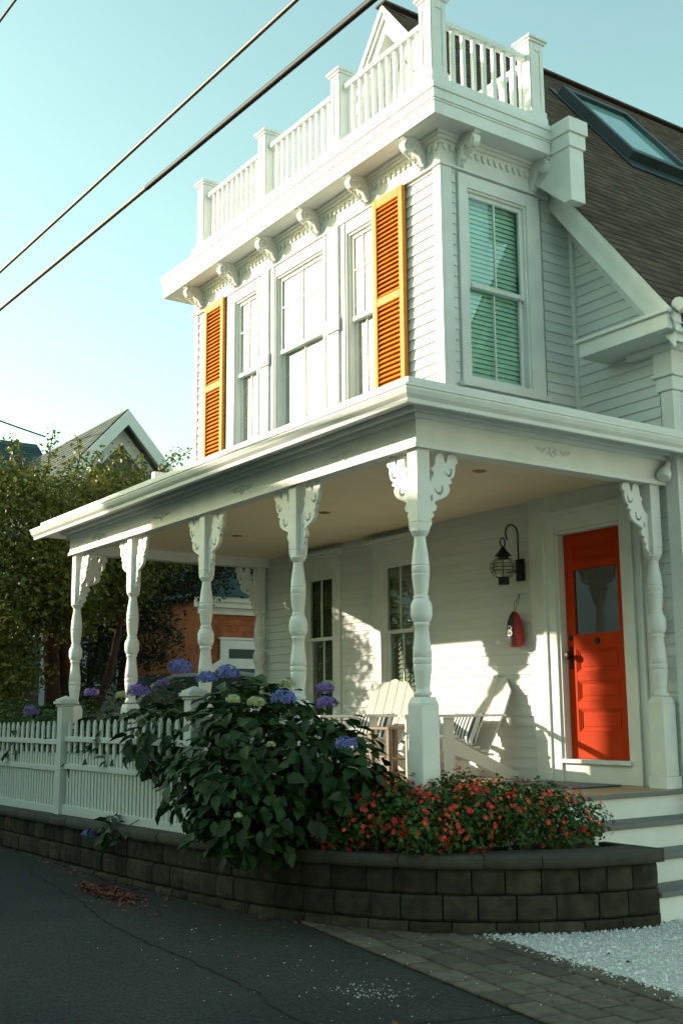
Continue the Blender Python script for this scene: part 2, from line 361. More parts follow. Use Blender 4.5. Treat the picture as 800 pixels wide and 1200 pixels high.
# gravel
gl = [O-ux*a+vx*b for a, b in ((-.2, .885), (14, .885), (14, 7), (-.2, 7))]
struct(MB().add([(v.x, v.y, GZ+.0045) for v in gl], [(0, 1, 2, 3)]).build('gravel_ground', mat('gravel_base', (.74, .75, .74), .95, var=.4, vscale=60, bump=1, bscale=80), recalc=False), 'pale gravel bed beside the steps')
n = 26000; a = rng.uniform(0.2, 4.2, n); b = .885+rng.uniform(-.015, 1, n)**1.0*2.4
a = np.concatenate([a, rng.uniform(.6, 3, 500)]); b = np.concatenate([b, .885-np.abs(rng.normal(0, .06, 500))]); n = len(a)
P = np.array(O)[None]-np.array(ux)[None]*a[:, None]+np.array(vx)[None]*b[:, None]; P[:, 2] = GZ+.010+rng.uniform(0, .006, n)
sz = (rng.uniform(.003, .0075, n)*rng.choice([1, 1, 1, 1.6], n))[:, None]
oc = np.array([(1, 0, 0), (-1, 0, 0), (0, 1, 0), (0, -1, 0), (0, 0, .7), (0, 0, -.7)]); Rr = rng.normal(1, .25, (n, 6, 1))
ang = rng.uniform(0, PI, n); ca, sa = np.cos(ang), np.sin(ang)
V = oc[None]*Rr; V = np.stack([V[:, :, 0]*ca[:, None]-V[:, :, 1]*sa[:, None], V[:, :, 0]*sa[:, None]+V[:, :, 1]*ca[:, None], V[:, :, 2]], 2)
V = P[:, None]+V*sz[:, None]
tf = np.array([(0, 2, 4), (2, 1, 4), (1, 3, 4), (3, 0, 4), (2, 0, 5), (1, 2, 5), (3, 1, 5), (0, 3, 5)])
o = lot('gravel', V.reshape(-1, 3), (np.arange(n)[:, None, None]*6+tf[None]).reshape(-1, 3), GRAVEL); o['kind'] = 'stuff'; o['label'] = 'loose white gravel beside the steps'
# asphalt crack
def seam(pts, w, name):
    mb = MB(); pts = catmull(pts, 14); prev = None
    for i, (x, y) in enumerate(pts):
        nx = noise.noise(Vector((x*7, y*7, 0)))*.03; ww = w*(1+.8*noise.noise(Vector((x*19, y*19, 4))))
        q = pts[min(i+1, len(pts)-1)]; p = pts[max(i-1, 0)]; d = Vector((q[0]-p[0], q[1]-p[1], 0)).normalized(); nn = Vector((d.y, -d.x, 0))
        c = Vector((x, y, GZ+.0005))+nn*nx; cur = (c-nn*ww, c+nn*ww)
        if prev: mb.add([prev[0], prev[1], cur[1], cur[0]], [(0, 1, 2, 3)])
        prev = cur
    return struct(mb.build(name, CRACK, recalc=False))
seam([(-1.30, 4.1), (-1.50, 2.5), (-1.72, 1.3), (-1.8, .1), (-1.86, -.8), (-1.98, -1.5), (-1.9, -1.75), (-1.35, -1.95), (-.95, -2.05)], .006, 'road_crack')
# grit: pale chips strayed on the asphalt, dirt along the foot of the wall
n = 230; Q = np.concatenate([np.stack([rng.normal(-1.42, .10, 110), rng.normal(-1.30, .12, 110)], 1), np.stack([rng.uniform(-2.2, -.3, 120), rng.uniform(-2.3, .8, 120)], 1)])
Vg = oc[None]*rng.normal(1, .25, (n, 6, 1))*rng.uniform(.002, .0055, (n, 1, 1))+np.concatenate([Q, np.full((n, 1), GZ+.004)], 1)[:, None]
Vg[110:, :, 2] += .012*(Q[110:, 0] > -1.0)[:, None]
o = lot('grit', Vg.reshape(-1, 3), (np.arange(n)[:, None, None]*6+tf[None]).reshape(-1, 3), GRAVEL); o['kind'] = 'stuff'; o['label'] = 'stray pale stone chips on the asphalt'
# fallen leaves
c = np.array([(-1.22, 2.75), (-1.20, 2.3), (-1.25, 2.45), (-1.38, 1.85)])
n = 420; ix = rng.choice(4, n, p=[.35, .3, .27, .08]); P = np.zeros((n, 3)); P[:, :2] = c[ix]+rng.normal(0, 1, (n, 2))*[.06, .20]; P[:, 2] = GZ+rng.uniform(.004, .03, n)
ex = 130; Q = np.zeros((ex, 3)); Q[:, 0] = rng.uniform(-2.2, 1.5, ex); Q[:, 1] = rng.uniform(-2.4, 3, ex); Q[:, 2] = GZ+.022
kp = []
for q in Q:
    ok = (q[0] < -1.0 and rng.random() < .3) or (q[1] < -.9 and q[0] > -1.1)
    kp.append(ok)
sv = rng.uniform(1.2, 7, 90); lt = []
for q_ in sv:
    p_, d_, n_w = wpt(q_); lt.append(tuple(p_+n_w*NS*(.06+abs(rng.normal(0, .05))))[:2]+(GZ+.01,))
P = np.vstack([P, Q[kp], np.array(lt)]); N = dirs(len(P))*.45+[0, 0, 1]
o = leaves('fallen_leaves', P, N, rng.uniform(.02, .055, len(P)), LEAFB); o['kind'] = 'stuff'; o['label'] = 'scattered dry brown leaves on the ground'

# ================================================================== retaining wall
rw = empty('retaining_wall', (-.2, -.3, GZ), 'low curved grey block retaining wall with a flat cap in front of the planting', 'wall')
def course(mb, z0f, z1f, blen, dep, prot, s0, s1, jit=.2, rnd=.016, gap=.009):
    s = s0
    while s < s1:
        L = blen*random.uniform(1-jit, 1+jit); e = min(s+L, s1); k = 2
        out0 = prot+random.uniform(-.006, .006); st = []
        nseg = 3
        for i in range(nseg+1):
            q = s+gap/2+(e-s-gap)*i/nseg; p, d, nn = wpt(q); nn = nn*NS
            ed = 1 if i in (0, nseg) else 0
            z0 = z0f(q)+.002; z1 = z1f(q)-.002; r = rnd
            prof = [(-dep, z0), (out0-r*.8-ed*r, z0), (out0-ed*r, z0+r), (out0+.004-ed*r, (z0+z1)/2), (out0-ed*r, z1-r), (out0-r*.8-ed*r, z1), (-dep, z1)]
            st.append([p+nn*a+Vector((0, 0, b)) for a, b in prof])
        m_ = len(st[0]); vs = sum(st, []); fs = []
        for i in range(nseg):
            for j in range(m_-1): fs.append((i*m_+j, i*m_+j+1, (i+1)*m_+j+1, (i+1)*m_+j))
            fs.append((i*m_+m_-1, i*m_, (i+1)*m_, (i+1)*m_+m_-1))
        fs.append(tuple(range(m_))); fs.append(tuple(nseg*m_+j for j in range(m_))[::-1])
        mb.add(vs, fs); s = e
smax = cum[-1]
mb = MB()
course(mb, lambda s: GZ-.03, lambda s: wlevel(s)-.415, .26, .2, .03, .03, smax)
course(mb, lambda s: wlevel(s)-.412, lambda s: wlevel(s)-.252, (.25), .2, .014, .02, smax)
course(mb, lambda s: wlevel(s)-.25, lambda s: wlevel(s)-.09, .24, .2, .0, .0, smax)
for z0, z1, pr in ((GZ-.03, -.70, .03), (-.697, -.54, .012), (-.535, -.378, 0)):   # return at the right end
    for i in range(3):
        mb.box(1.19, 1.205+pr*.5, -.95+i*.24, -.95+i*.24+.235, z0, z1)
mb.box(1.0, 1.187, -.93, -.4, GZ-.02, -.38); mb.build('block_course', STONE, rw, bevel=0)
mb = MB(); course(mb, lambda s: wlevel(s)-.085, lambda s: wlevel(s), (.46), .28, .055, -.03, smax, jit=.2, rnd=.018, gap=.005)
p, d, nn = wpt(0); mb.box(1.19, 1.25, -.98, -.45, -.372, -.287)
mb.build('wall_cap', CAPST, rw)
# planter soil
mb = MB(); poly = [(p.x, p.y) for p in [wpt(s)[0]-wpt(s)[2]*NS*.2 for s in np.linspace(.1, 6, 24)]]+[(1.2, 3.5), (1.2, -.4)]
mb.prism(poly, .06, lambda u, v, w: Vector((u, v, -.372+w))); struct(mb.build('soil_ground', SOIL), 'dark soil of the planting bed')

# ================================================================== HOUSE
X1, X2 = 1.007, 2.603; Y0, Y1 = .87, 5.50; YC = -.2; YE = 6.62
house = empty('house', (2.6, 0, GZ), 'two storey white clapboard house with orange shutters, red door and wraparound porch', 'house')
mX1, mX2, mY0, mYC = mapX(X1), mapX(X2), mapY(Y0), mapY(YC)
EZ, EY = 3.9, -.5; SL = 1.277; AY = 3.36; AZ = EZ+SL*(AY-EY)
def roofz(y): return EZ+SL*((y if y < AY else 2*AY-y)-EY)
# --- lower front wall (behind the porch) and gable above: one wall facing the porch
win_low = [(3.36, 3.96, .42, 2.28), (4.93, 5.56, .42, 2.28)]
ops = [(a-.17, b+.17, .30, 2.50) for a, b, _, _ in win_low]+[(.20, 1.56, .0, 2.62)]
clapboard(mX2, lambda z: (YC+.08, YE-.09), .0, 2.62, ops, parent=house, name='wall')
clapboard(mX2, lambda z: (max(YC+.12, AY-(AZ-.15-z)/SL), Y0), 3.0, 6.2, parent=house, name='wall')
clapboard(mX2, lambda z: (AY-(AZ-.12-z)/SL, AY+(AZ-.12-z)/SL), 5.95, AZ-.2, parent=house, name='wall')
# solid wall core (light tight)
mb = MB(); g = [(YC+.03, GZ), (YC+.03, 3.7), (AY, AZ-.12), (2*AY-YC-.1, 3.7), (YE, GZ)]
core = MB()
def wallcore(M, a0, a1, z0, z1, openings, th=.1):
    As = sorted({a0, a1} | {v for o in openings for v in o[:2] if a0 < v < a1}); Zs = sorted({z0, z1} | {v for o in openings for v in o[2:] if z0 < v < z1})
    for p, q in zip(As[:-1], As[1:]):
        for r, s in zip(Zs[:-1], Zs[1:]):
            c = ((p+q)/2, (r+s)/2)
            if not any(o[0] < c[0] < o[1] and o[2] < c[1] < o[3] for o in openings): mbox(core, M, p, q, -th, 0, r, s)
wallcore(mX2, YC+.03, YE-.03, GZ, 3.3, [(a, b, c, d) for a, b, c, d in win_low]+[(.430, 1.205, .17, 2.26)])
core.prism([(YC+.03, 3.3), (YC+.03, 3.65), (AY, AZ-.13), (2*AY-YC, 3.65), (2*AY-YC, 3.3)], .1, lambda u, v, w: Vector((X2+w, u, v)))
core.build('wall', SIDING, house)
win_up = [(4.01, 4.51, 3.5, 5.23), (2.70, 3.61, 3.5, 5.23), (1.86, 2.28, 3.5, 5.23)]
win_fr = [(1.28, 2.00, 3.47, 5.22)]
core = MB(); wallcore(mX1, Y0, Y1, 3.0, 5.8, win_up); core.build('wall', SIDING, house)
core = MB(); wallcore(mY0, X1+.1, X2, 3.0, 5.8, win_fr); core.build('wall', SIDING, house)
MB().box(X1+.1, X2, Y1-.1, Y1, 3.0, 5.8).build('wall', SIDING, house)
MB().box(X1+.1, X2, Y0+.1, Y1-.1, 5.6, 5.8).build('ceiling', CEIL, house); MB().box(X1+.1, X2, Y0+.1, Y1-.1, 3.0, 3.05).build('floor', CEIL, house)
for a_, b_ in ((Y0+.075, 1.80), (4.70, Y1-.07)): clapboard(mX1, lambda z: (a_, b_), 3.1, 5.37, parent=house, name='wall')
for a_, b_ in ((X1+.10, 1.16), (2.20, X2-.02)): clapboard(mY0, lambda z: (a_, b_), 3.1, 5.37, parent=house, name='wall')
clapboard(mYC, lambda z: (X2+.14, 9), GZ, 3.62, parent=house, name='wall')
MB().box(X2+.1, 9, YC+.003, YC+.1, GZ, 3.9).build('wall', SIDING, house)
MB().box(X1+.1, 11, 2*AY-YC-.1, 2*AY-YC, 2.7, 3.7).build('wall', SIDING, house); MB().box(X2, 11, YE-.1, YE, GZ, 3.0).build('wall', SIDING, house); MB().box(10.9, 11, YC, 2*AY-YC, GZ, 3.7).build('wall', SIDING, house)
mb = MB(); mb.prism([(YC, 3.65), (AY, AZ-.13), (2*AY-YC, 3.65)], .1, lambda u, v, w: Vector((10.9+w, u, v))); mb.build('wall', SIDING, house)
# corner boards
def cb(*boxes):
    mb = MB()
    for b_ in boxes: mb.box(*b_)
    mb.build('corner_board', TRIMW, house, bevel=.004)
cb((X1-.028, X1, Y0-.028, Y0+.075, 3.0, 5.36), (X1+.0005, X1+.10, Y0-.0275, Y0, 3.0, 5.359))
cb((X1-.026, X1, Y1-.075, Y1+.02, 3.0, 5.36))
cb((X2-.05, X2-.001, Y0-.05, Y0-.001, 3.0, 5.6))
cb((X2-.03, X2, YC-.03, YC+.10, GZ, 3.30), (X2+.0005, X2+.14, YC-.0295, YC, GZ, 3.299))
cb((X2-.03, X2, YE-.1, YE+.02, GZ, 2.62))
# corner pilaster capital
mb = MB(); mb.box(X2-.05, X2+.2, YC-.05, YC+.13, 3.30, 3.42).box(X2-.075, X2+.22, YC-.075, YC+.155, 3.42, 3.455).box(X2-.06, X2+.21, YC-.06, YC+.14, 3.455, 3.66)
mb.build('pilaster_capital', TRIMW, house, bevel=.006)
# --- eave return
mb = MB(); mb.box(2.22, 5, -.50, .48, 3.70, 3.83).box(2.19, 5, -.53, .51, 3.83, 3.86).box(X2-.1, 5, -.3, .2, 3.64, 3.70)
mb.build('eave_return', TRIMW, house, bevel=.006)
mb = MB(); mb.tube([(2.28, -.56, 3.89), (6, -.56, 3.87)], .065, 10); mb.build('gutter', TRIMW, house, smooth=40)
# --- rake boards
def rakeboard(mb, x0, x1, y0, y1, top, bot):   # band parallel to the slope between vertical offsets
    for sgn in (1, -1):
        f = (lambda y: y) if sgn == 1 else (lambda y: 2*AY-y)
        poly = [(f(y0), roofz(y0)-bot), (f(y0), roofz(y0)-top), (f(y1), roofz(y1)-top), (f(y1), roofz(y1)-bot)]
        mb.prism(poly, x1-x0, lambda u, v, w: Vector((x0+w, u, v)))
mb = MB()
rakeboard(mb, 2.26, 2.36, EY-.04, AY, .012, .10); rakeboard(mb, 2.285, 2.36, EY-.03, AY, .101, .18)
rakeboard(mb, 2.315, 2.345, EY+.02, AY, .181, .36)
rakeboard(mb, 2.345, X2+.02, EY+.05, AY, .27, .33)
rakeboard(mb, X2-.045, X2-.001, YC, AY, .33, .58)
rakeboard(mb, X2-.07, X2-.0455, YC, AY, .335, .40)
mb.build('rake_trim', TRIMW, house)
# attic ornament behind railing
mb = MB(); mb.prism([(AY-.55, AZ-1.35), (AY, AZ-.62), (AY+.55, AZ-1.35)], .03, lambda u, v, w: Vector((X2-.04+w*.9, u, v))); mb.build('gable_panel', TRIMW, house)
# cornice box at the right end of the bay
mb = MB(); mb.prism([(.35, 5.12), (.35, 5.70), (Y0-.002, 5.70), (Y0-.002, 5.50), (.44, 5.12)], .18, lambda u, v, w: Vector((2.08+w, u, v)))
mb.box(2.065, 2.275, .33, .56, 5.63, 5.765); mb.box(2.05, 2.29, .31, .55, 5.765, 5.905)
mb.build('cornice_end_box', TRIMW, house, bevel=.006)
# --- main roof
mb = MB(); n_ = Vector((0, -SL, 1)).normalized(); 
for sgn in (1, -1):
    f = (lambda y: y) if sgn == 1 else (lambda y: 2*AY-y)
    mb.prism([(f(EY-.06), roofz(EY)-.08), (f(AY), AZ-.025), (f(AY), AZ-.12), (f(EY-.03), roofz(EY)-.17)], 8.8, lambda u, v, w: Vector((2.35+w, u, v)))
slab = mb.build('roof', ROOF, house)
mb = MB(); H = math.hypot(AY-EY+.06, AZ-EZ+.08)
vv = Vector((0, 1, SL)).normalized()
shingles(mb, (2.245, EY-.06, EZ-.076), (1, 0, 0), vv, n_, 7.0, H, .17, .118, .009)
mb.box(2.24, 11, AY-.09, AY+.09, AZ-.03, AZ-.005)
mb.build('roof_shingles', ROOF, house)
# skylight
def onroof(x, y, h=0): return Vector((x, y, roofz(y)))+n_*h
sk = MB(); x0, x1, ya, yb = 4.56, 5.72, 1.79, 2.83; t = .085
def rbox(mb, a0, a1, b0, b1, h0, h1): mb.add([onroof(a, b, h) for h in (h0, h1) for b in (b0, b1) for a in (a0, a1)], [(0, 2, 3, 1), (4, 5, 7, 6), (0, 1, 5, 4), (2, 6, 7, 3), (0, 4, 6, 2), (1, 3, 7, 5)])
rbox(sk, x0, x1, ya, ya+t*.8, 0, .13); rbox(sk, x0, x1, yb-t*.8, yb, 0, .13); rbox(sk, x0, x0+t, ya+t*.8, yb-t*.8, 0, .13); rbox(sk, x1-t, x1, ya+t*.8, yb-t*.8, 0, .13)
rbox(sk, x0-.10, x1+.10, ya-.14, ya-.005, .015, .03); rbox(sk, x0-.1, x0-.005, ya, yb+.05, .015, .03)
sko = sk.build('skylight', DARKM, house, bevel=.006)
g = MB(); rbox(g, x0+t, x1-t, ya+t*.8, yb-t*.8, .07, .078); g.build('glass', mat('skylight_glass', (.22, .42, .42), .04, spec=1.0), sko)

# --- double hung window
def window(M, a0, a1, z0, z1, meet, cas=.1, castop=.13, mun_u=((.5,), (.66,)), mun_l=((.5,), ()), blind=BLINDW, glass=GLASS, parent=None, sill=True, pro=.035, head=None, slat=.026, upper_shade=None, ajar=0, castl=None, castr=None):
    cl, cr = castl if castl is not None else cas, castr if castr is not None else cas
    w = MB()
    mbox(w, M, a0-cl, a0, -.02, pro, z0-.06, z1+castop) if cl else None
    mbox(w, M, a1, a1+cr, -.02, pro, z0-.06, z1+castop) if cr else None
    mbox(w, M, a0, a1, -.02, pro-.003, z1, z1+castop)
    # inner stop
    mbox(w, M, a0, a0+.02, -.09, .012, z0, z1); mbox(w, M, a1-.02, a1, -.09, .012, z0, z1); mbox(w, M, a0, a1, -.09, .013, z1-.02, z1)
    if sill: mbox(w, M, a0-cl-.03, a1+cr+.03, -.05, pro+.04, z0-.10, z0-.055)
    mbox(w, M, a0-.001, a1+.001, -.09, pro-.006, z0-.056, z0)
    if head:
        mbox(w, M, a0-cl-.04, a1+cr+.04, -.0, pro+.045, z1+castop, z1+castop+.03); mbox(w, M, a0-cl-.07, a1+cr+.07, -.0, pro+.09, z1+castop+.03, z1+castop+.07)
    wo = w.build('window', TRIMW, parent, bevel=.004)
    A0, A1 = a0+.02, a1-.02; s = .038; bars = .016
    for k, (p, q, d, mu) in enumerate(((meet-.02, z1-.02, -.030, mun_u), (z0, meet+.025, -.062, mun_l))):
        f = MB(); mbox(f, M, A0, A0+s, d-.015, d+.015, p, q); mbox(f, M, A1-s, A1, d-.015, d+.015, p, q)
        mbox(f, M, A0+s, A1-s, d-.015, d+.015, q-s, q); mbox(f, M, A0+s, A1-s, d-.016, d+(.03 if k == 0 else .015), p, p+s*1.1)
        ga0, ga1, gp, gq = A0+s, A1-s, p+s*1.1, q-s
        for x in mu[0]: c = ga0+(ga1-ga0)*x; mbox(f, M, c-bars/2, c+bars/2, d-.010, d+.012, gp, gq)
        for y in mu[1]: c = gp+(gq-gp)*y; mbox(f, M, ga0, ga1, d-.009, d+.010, c-bars/2, c+bars/2)
        f.build('sash', TRIMW, wo, bevel=.003)
        g = MB(); mbox(g, M, ga0-.004, ga1+.004, d-.002, d+.002, gp-.004, gq+.004); g.build('pane', glass, wo)
    b = MB(); z = z1-.03
    while z > z0+.02:
        q = [M(A0+.01, -.112, z), M(A1-.01, -.112, z), M(A1-.01, -.094, z-slat*.985), M(A0+.01, -.094, z-slat*.985)]
        q2 = [v+M(0, -.002, 0)-M(0, 0, 0) for v in q]
        b.add(q+q2, [(0, 1, 2, 3), (7, 6, 5, 4), (0, 4, 5, 1), (3, 2, 6, 7), (0, 3, 7, 4), (1, 5, 6, 2)]); z -= slat
    b.build('blind', blind, wo)
    r = MB(); mbox(r, M, a0-.15, a1+.15, -.60, -.58, z0-.1, z1+.1); mbox(r, M, a0-.02, a0-.001, -.58, -.10, z0-.1, z1+.1); mbox(r, M, a1+.001, a1+.02, -.58, -.10, z0-.1, z1+.1); mbox(r, M, a0-.02, a1+.02, -.58, -.1, z1+.001, z1+.02); mbox(r, M, a0-.02, a1+.02, -.58, -.1, z0-.02, z0-.001)
    r.build('dark_room', DARK, wo)
    return wo
for a0, a1, z0, z1 in win_low:
    window(mX2, a0, a1, z0, z1, 1.50, cas=.15, castop=.20, blind=BLINDL if a0 < 4 else BLINDD, glass=GLASS, parent=house, head=True, mun_u=((.5,), ()), mun_l=((.5,), ()), slat=.05)
(aL, bL, z0, z1), (aC, bC, _, _), (aR, bR, _, _) = win_up
window(mX1, aL, bL, z0, z1, 4.35, castl=.0, castr=.18, castop=.12, blind=BLINDW, glass=GLASSR, parent=house, sill=False, mun_u=((.5,), (.6,)), slat=.045)
window(mX1, aC, bC, z0, z1, 4.38, cas=.0, castop=.12, blind=BLINDW, glass=GLASSR, parent=house, sill=False, mun_u=((.5,), (.62,)), slat=.045)
window(mX1, aR, bR, z0, z1, 4.35, castl=.0, castr=.0, castop=.12, blind=BLINDW, glass=GLASSR, parent=house, sill=False, mun_u=((.5,), (.6,)), slat=.045)
mb = MB()   # mullion pilasters between the three windows
for p, q in ((bR, aC), (bC, aL)):
    mbox(mb, mX1, p, q, -.02, .03, 3.1, 5.35); mbox(mb, mX1, p+.12, q-.12, .03, .055, 3.1, 5.35); mbox(mb, mX1, p+.09, q-.09, .055, .075, 4.28, 4.42)
    mbox(mb, mX1, p+.02, p+.06, .03, .042, 3.1, 5.35); mbox(mb, mX1, q-.06, q-.02, .03, .042, 3.1, 5.35)
mbox(mb, mX1, 1.805, aR, -.02, .032, 3.1, 5.35)
mb.build('window_mullion', TRIMW, house, bevel=.005)
window(mY0, *win_fr[0], 4.33, cas=.10, castop=.12, blind=BLINDG, glass=GLASSF, parent=house, mun_u=((.5,), ()), mun_l=((.5,), ()), castr=.16, sill=True, slat=.045)
# --- shutters
for a0, a1 in ((4.71, 5.17), (1.335, 1.795)):
    z0, z1 = 3.3, 5.36; f = MB(); s = .062; d0, d1 = .032, .075
    mbox(f, mX1, a0, a0+s, d0, d1, z0, z1); mbox(f, mX1, a1-s, a1, d0, d1, z0, z1)
    for p, q in ((z0, z0+.08), (4.30, 4.38), (z1-.09, z1)): mbox(f, mX1, a0+s, a1-s, d0+.001, d1-.001, p, q)
    so = f.build('shutter', ORANGE, house, bevel=.004)
    l = MB()
    for p, q in ((z0+.08, 4.30), (4.38, z1-.09)):
        n = int((q-p)/.044)
        for k in range(n):
            z = p+(k+.5)*(q-p)/n; c = [mX1(a, d, zz) for a in (a0+s-.004, a1-s+.004) for d, zz in ((.040, z+.014), (.047, z+.018), (.072, z-.013), (.065, z-.017))]
            l.add(c, [(0, 1, 2, 3), (7, 6, 5, 4), (0, 4, 5, 1), (1, 5, 6, 2), (2, 6, 7, 3), (3, 7, 4, 0)])
    mbox(l, mX1, a0+s-.01, a1-s+.01, .031, .0345, z0+.07, z1-.08)
    l.build('louvres', ORANGE, so)
# --- frieze, dentils, modillions, cornice
o_ = .339; ZC = 5.645
fr = MB(); mbox(fr, mX1, Y0-.03, Y1+.03, 0, .03, 5.36, 5.65); fr.box(X1, X2-.3, Y0-.03, Y0, 5.36, 5.65)
mbox(fr, mX1, Y0-.045, Y1+.045, .03, .045, 5.36, 5.385); fr.box(X1-.03, X2-.35, Y0-.045, Y0-.03, 5.36, 5.385)
# stepped crown under the soffit
for k, (z0, z1, d) in enumerate(((5.555, 5.585, .05), (5.585, 5.615, .075), (5.615, 5.648, .10))):
    fr.box(X1-d, X1-.02, Y0-d, Y1+d, z0, z1); fr.box(X1-.02, X2-.4, Y0-d, Y0-.01, z0, z1)
def scallop(M, a, z, w=.055):
    pts = [(-w/2, 0), (w/2, 0), (w/2, -.02), (w*.35, -.043), (0, -.055), (-w*.35, -.043), (-w/2, -.02)]
    fr.prism([(a+u, z+v) for u, v in pts], .018, lambda u, v, w_: M(u, .03+w_, v))
for k in range(int((Y1-Y0)/.075)+1): scallop(mX1, Y0+.02+k*.075, 5.555)
for k in range(17): scallop(mY0, X1+.03+k*.075, 5.555)
fr.build('frieze', TRIMW, house)
def modillion(M0, a):
    k_ = .80; M = lambda u, d, z: M0(a+(u-a)*k_, .03+(d-.03)*k_, 5.643+(z-5.643)*.9)
    w = .045; pr = []
    prof = [(.0, 0), (.31, 0), (.325, -.02), (.30, -.035)]
    for k in range(13): t_ = math.radians(60-k*20); prof.append((.235+.075*math.cos(t_), -.095+.07*math.sin(t_)))
    prof += [(.155, -.115), (.12, -.16), (.085, -.19), (.075, -.225), (.05, -.25), (.045, -.285), (.0, -.30)]
    b = MB(); b.prism(prof, 2*w, lambda u, v, t_: M(a-w+t_, .03+u, 5.643+v))
    mo = b.build('modillion', TRIMW, house, bevel=.003)
    s_ = MB()
    for sg in (-1, 1):
        pts = []
        for k in range(26):
            t_ = k/25*2.1*2*PI; r = .062*(1-k/25*.85); pts.append(M(a+sg*(w+.002), .03+.235+r*math.cos(t_), 5.643-.095+r*math.sin(t_)))
        s_.tube(pts, [.011]*26, 6)
        pts = [M(a+sg*(w+.001), .03+.18-.14*k/8, 5.643-.10-.14*k/8+.02*math.sin(k/8*6)) for k in range(9)]; s_.tube(pts, .010, 6)
    # acanthus leaf on the face
    pts = [M(a, .03+.31-.02, 5.643-.06)] 
    for k in range(7): s_.lathe([(.0, -.02), (.022-.001*k, 0), (.0, .02)], M(a, .03+.27-.035*k, 5.643-.165-.018*k+(.0 if k else .0)), 6)
    s_.build('scroll', TRIMW, mo, smooth=60)
for a in (5.29, 4.45, 3.60, 2.76, 1.91, 1.06): modillion(mX1, a)
for a in (1.20, 2.08): modillion(mY0, a)
cr = MB(); xa, ya, yb = X1-o_, Y0-o_, Y1+o_
cr.box(xa+.06, 2.075, ya+.06, Y0-.001, ZC, ZC+.028); cr.box(xa+.06, 2.5, Y0, yb-.06, ZC, ZC+.028)                  # soffit board
for z0, z1, d in ((5.63, 5.745, .03), (5.745, 5.765, .022), (5.765, 5.85, .012), (5.85, 5.90, 0)):
    cr.box(xa+d, xa+.12, ya+d, yb-d, z0, z1); cr.box(xa+.1201, 2.062, ya+d, ya+.12, z0, z1); cr.box(xa+.1201, 2.5, yb-.12, yb-d, z0, z1)
cr.box(xa+.05, 2.08, ya+.05, 1.199, 5.68, 5.915); cr.box(xa+.05, 2.55, 1.2, yb-.05, 5.68, 5.915)                  # deck
cr.build('cornice', TRIMW, house, bevel=.004)
# --- balustrade
bx, by = .80, .685
bl = MB(); RT, RB = 6.62, 6.02
bl.box(bx-.11, bx+.11, by-.11, 5.05, 5.915, 5.99); bl.box(bx+.11, 2.065, by-.11, by+.11, 5.916, 5.99)
bl.box(bx-.035, bx+.035, by, 4.9, RT-.05, RT); bl.box(bx, 1.97, by-.035, by+.035, RT-.05, RT); bl.box(1.935, 2.005, by, 2.6, RT-.05, RT)
bl.box(bx-.025, bx+.025, by, 4.9, RB, RB+.04); bl.box(bx, 1.97, by-.025, by+.025, RB, RB+.04); bl.box(1.945, 1.995, by, 2.6, RB, RB+.04)
bl.box(bx, 2.3, 4.865, 4.935, RT-.05, RT); bl.box(bx, 2.3, 4.875, 4.925, RB, RB+.04)
balu = bl.build('balustrade', WHITE, house, bevel=.005)
posts = [(bx, by), (bx, 2.09), (bx, 3.49), (bx, 4.90), (1.97, by)]
for i, (x, y) in enumerate(posts):
    p = MB(); h = .08 if y == by else .07
    def pb(a, b, c, d, e, f): p.box(x+a, x+b, y+c, y+d, e, f)
    pb(-h, h, -h, h, 5.915, 6.76); pb(-h-.015, h+.015, -h-.015, h+.015, 5.916, 6.06)
    for sx, sy in ((-1, 0), (1, 0), (0, -1), (0, 1)):   # raised stiles round a sunk panel
        for u0, u1, e, f in ((-h-.008, -h+.045, 6.06, 6.74), (h-.045, h+.008, 6.06, 6.74), (-h+.045, h-.045, 6.06, 6.12), (-h+.045, h-.045, 6.66, 6.74)):
            if sx: p.box(x+sx*h-(.008 if sx < 0 else 0), x+sx*h+(.008 if sx > 0 else 0), y+max(u0, -h), y+min(u1, h), e, f)
            else: p.box(x+max(u0, -h), x+min(u1, h), y+sy*h-(.0075 if sy < 0 else 0), y+sy*h+(.0075 if sy > 0 else 0), e, f)
    pb(-h-.022, h+.022, -h-.022, h+.022, 6.74, 6.765); pb(-h-.038, h+.038, -h-.038, h+.038, 6.765, 6.79); pb(-h-.02, h+.02, -h-.02, h+.02, 6.79, 6.805)
    p.build('newel_post', WHITE, balu, bevel=.003)
bm0 = None
def baluster(x, y):
    global bm0
    if bm0 is None:
        b = MB(); b.box(-.0185, .0185, -.0185, .0185, RB+.035, RT-.045); bm0 = b.build('baluster', WHITE, balu, bevel=.003); o = bm0
    else: o = bm0.copy(); COL.objects.link(o); o.parent = balu
    o.location = (x, y, 0)
for i in range(3):
    ya_, yb_ = posts[i][1]+.1, posts[i+1][1]-.1
    for k in range(1, 11): baluster(bx, ya_+(yb_-ya_)*k/11)
for k in range(1, 8): baluster(bx+.1+(1.97-bx-.2)*k/8, by)
for k in range(1, 12): baluster(1.97, by+.1+1.8*k/12)
for k in range(1, 11): baluster(bx+.1+1.3*k/11, 4.9)

# ================================================================== PORCH (parts of the house)
H = 2.5; PY = [0, 1.621, 3.243, 4.912, 6.502]; PX = 2.48
fl = MB(); x = -.14
while x < X2-.01:      # boards run along Y on the side
    fl.box(x, min(x+.086, X2), -.13, 6.62, -.035, .0+random.uniform(-.0006, .0006)); x += .089
fl.build('porch_floor', DECK, house)
sk = MB(); sk.box(-.12, X2, -.11, -.08, -.3, -.036); sk.box(-.12, -.09, -.08, 6.6, -.42, -.036); sk.box(-.10, X2, -.079, -.05, GZ, -.19); sk.box(-.12, 2.6, 6.57, 6.6, -.4, -.036)
sk.build('porch_skirt', WHITE, house)
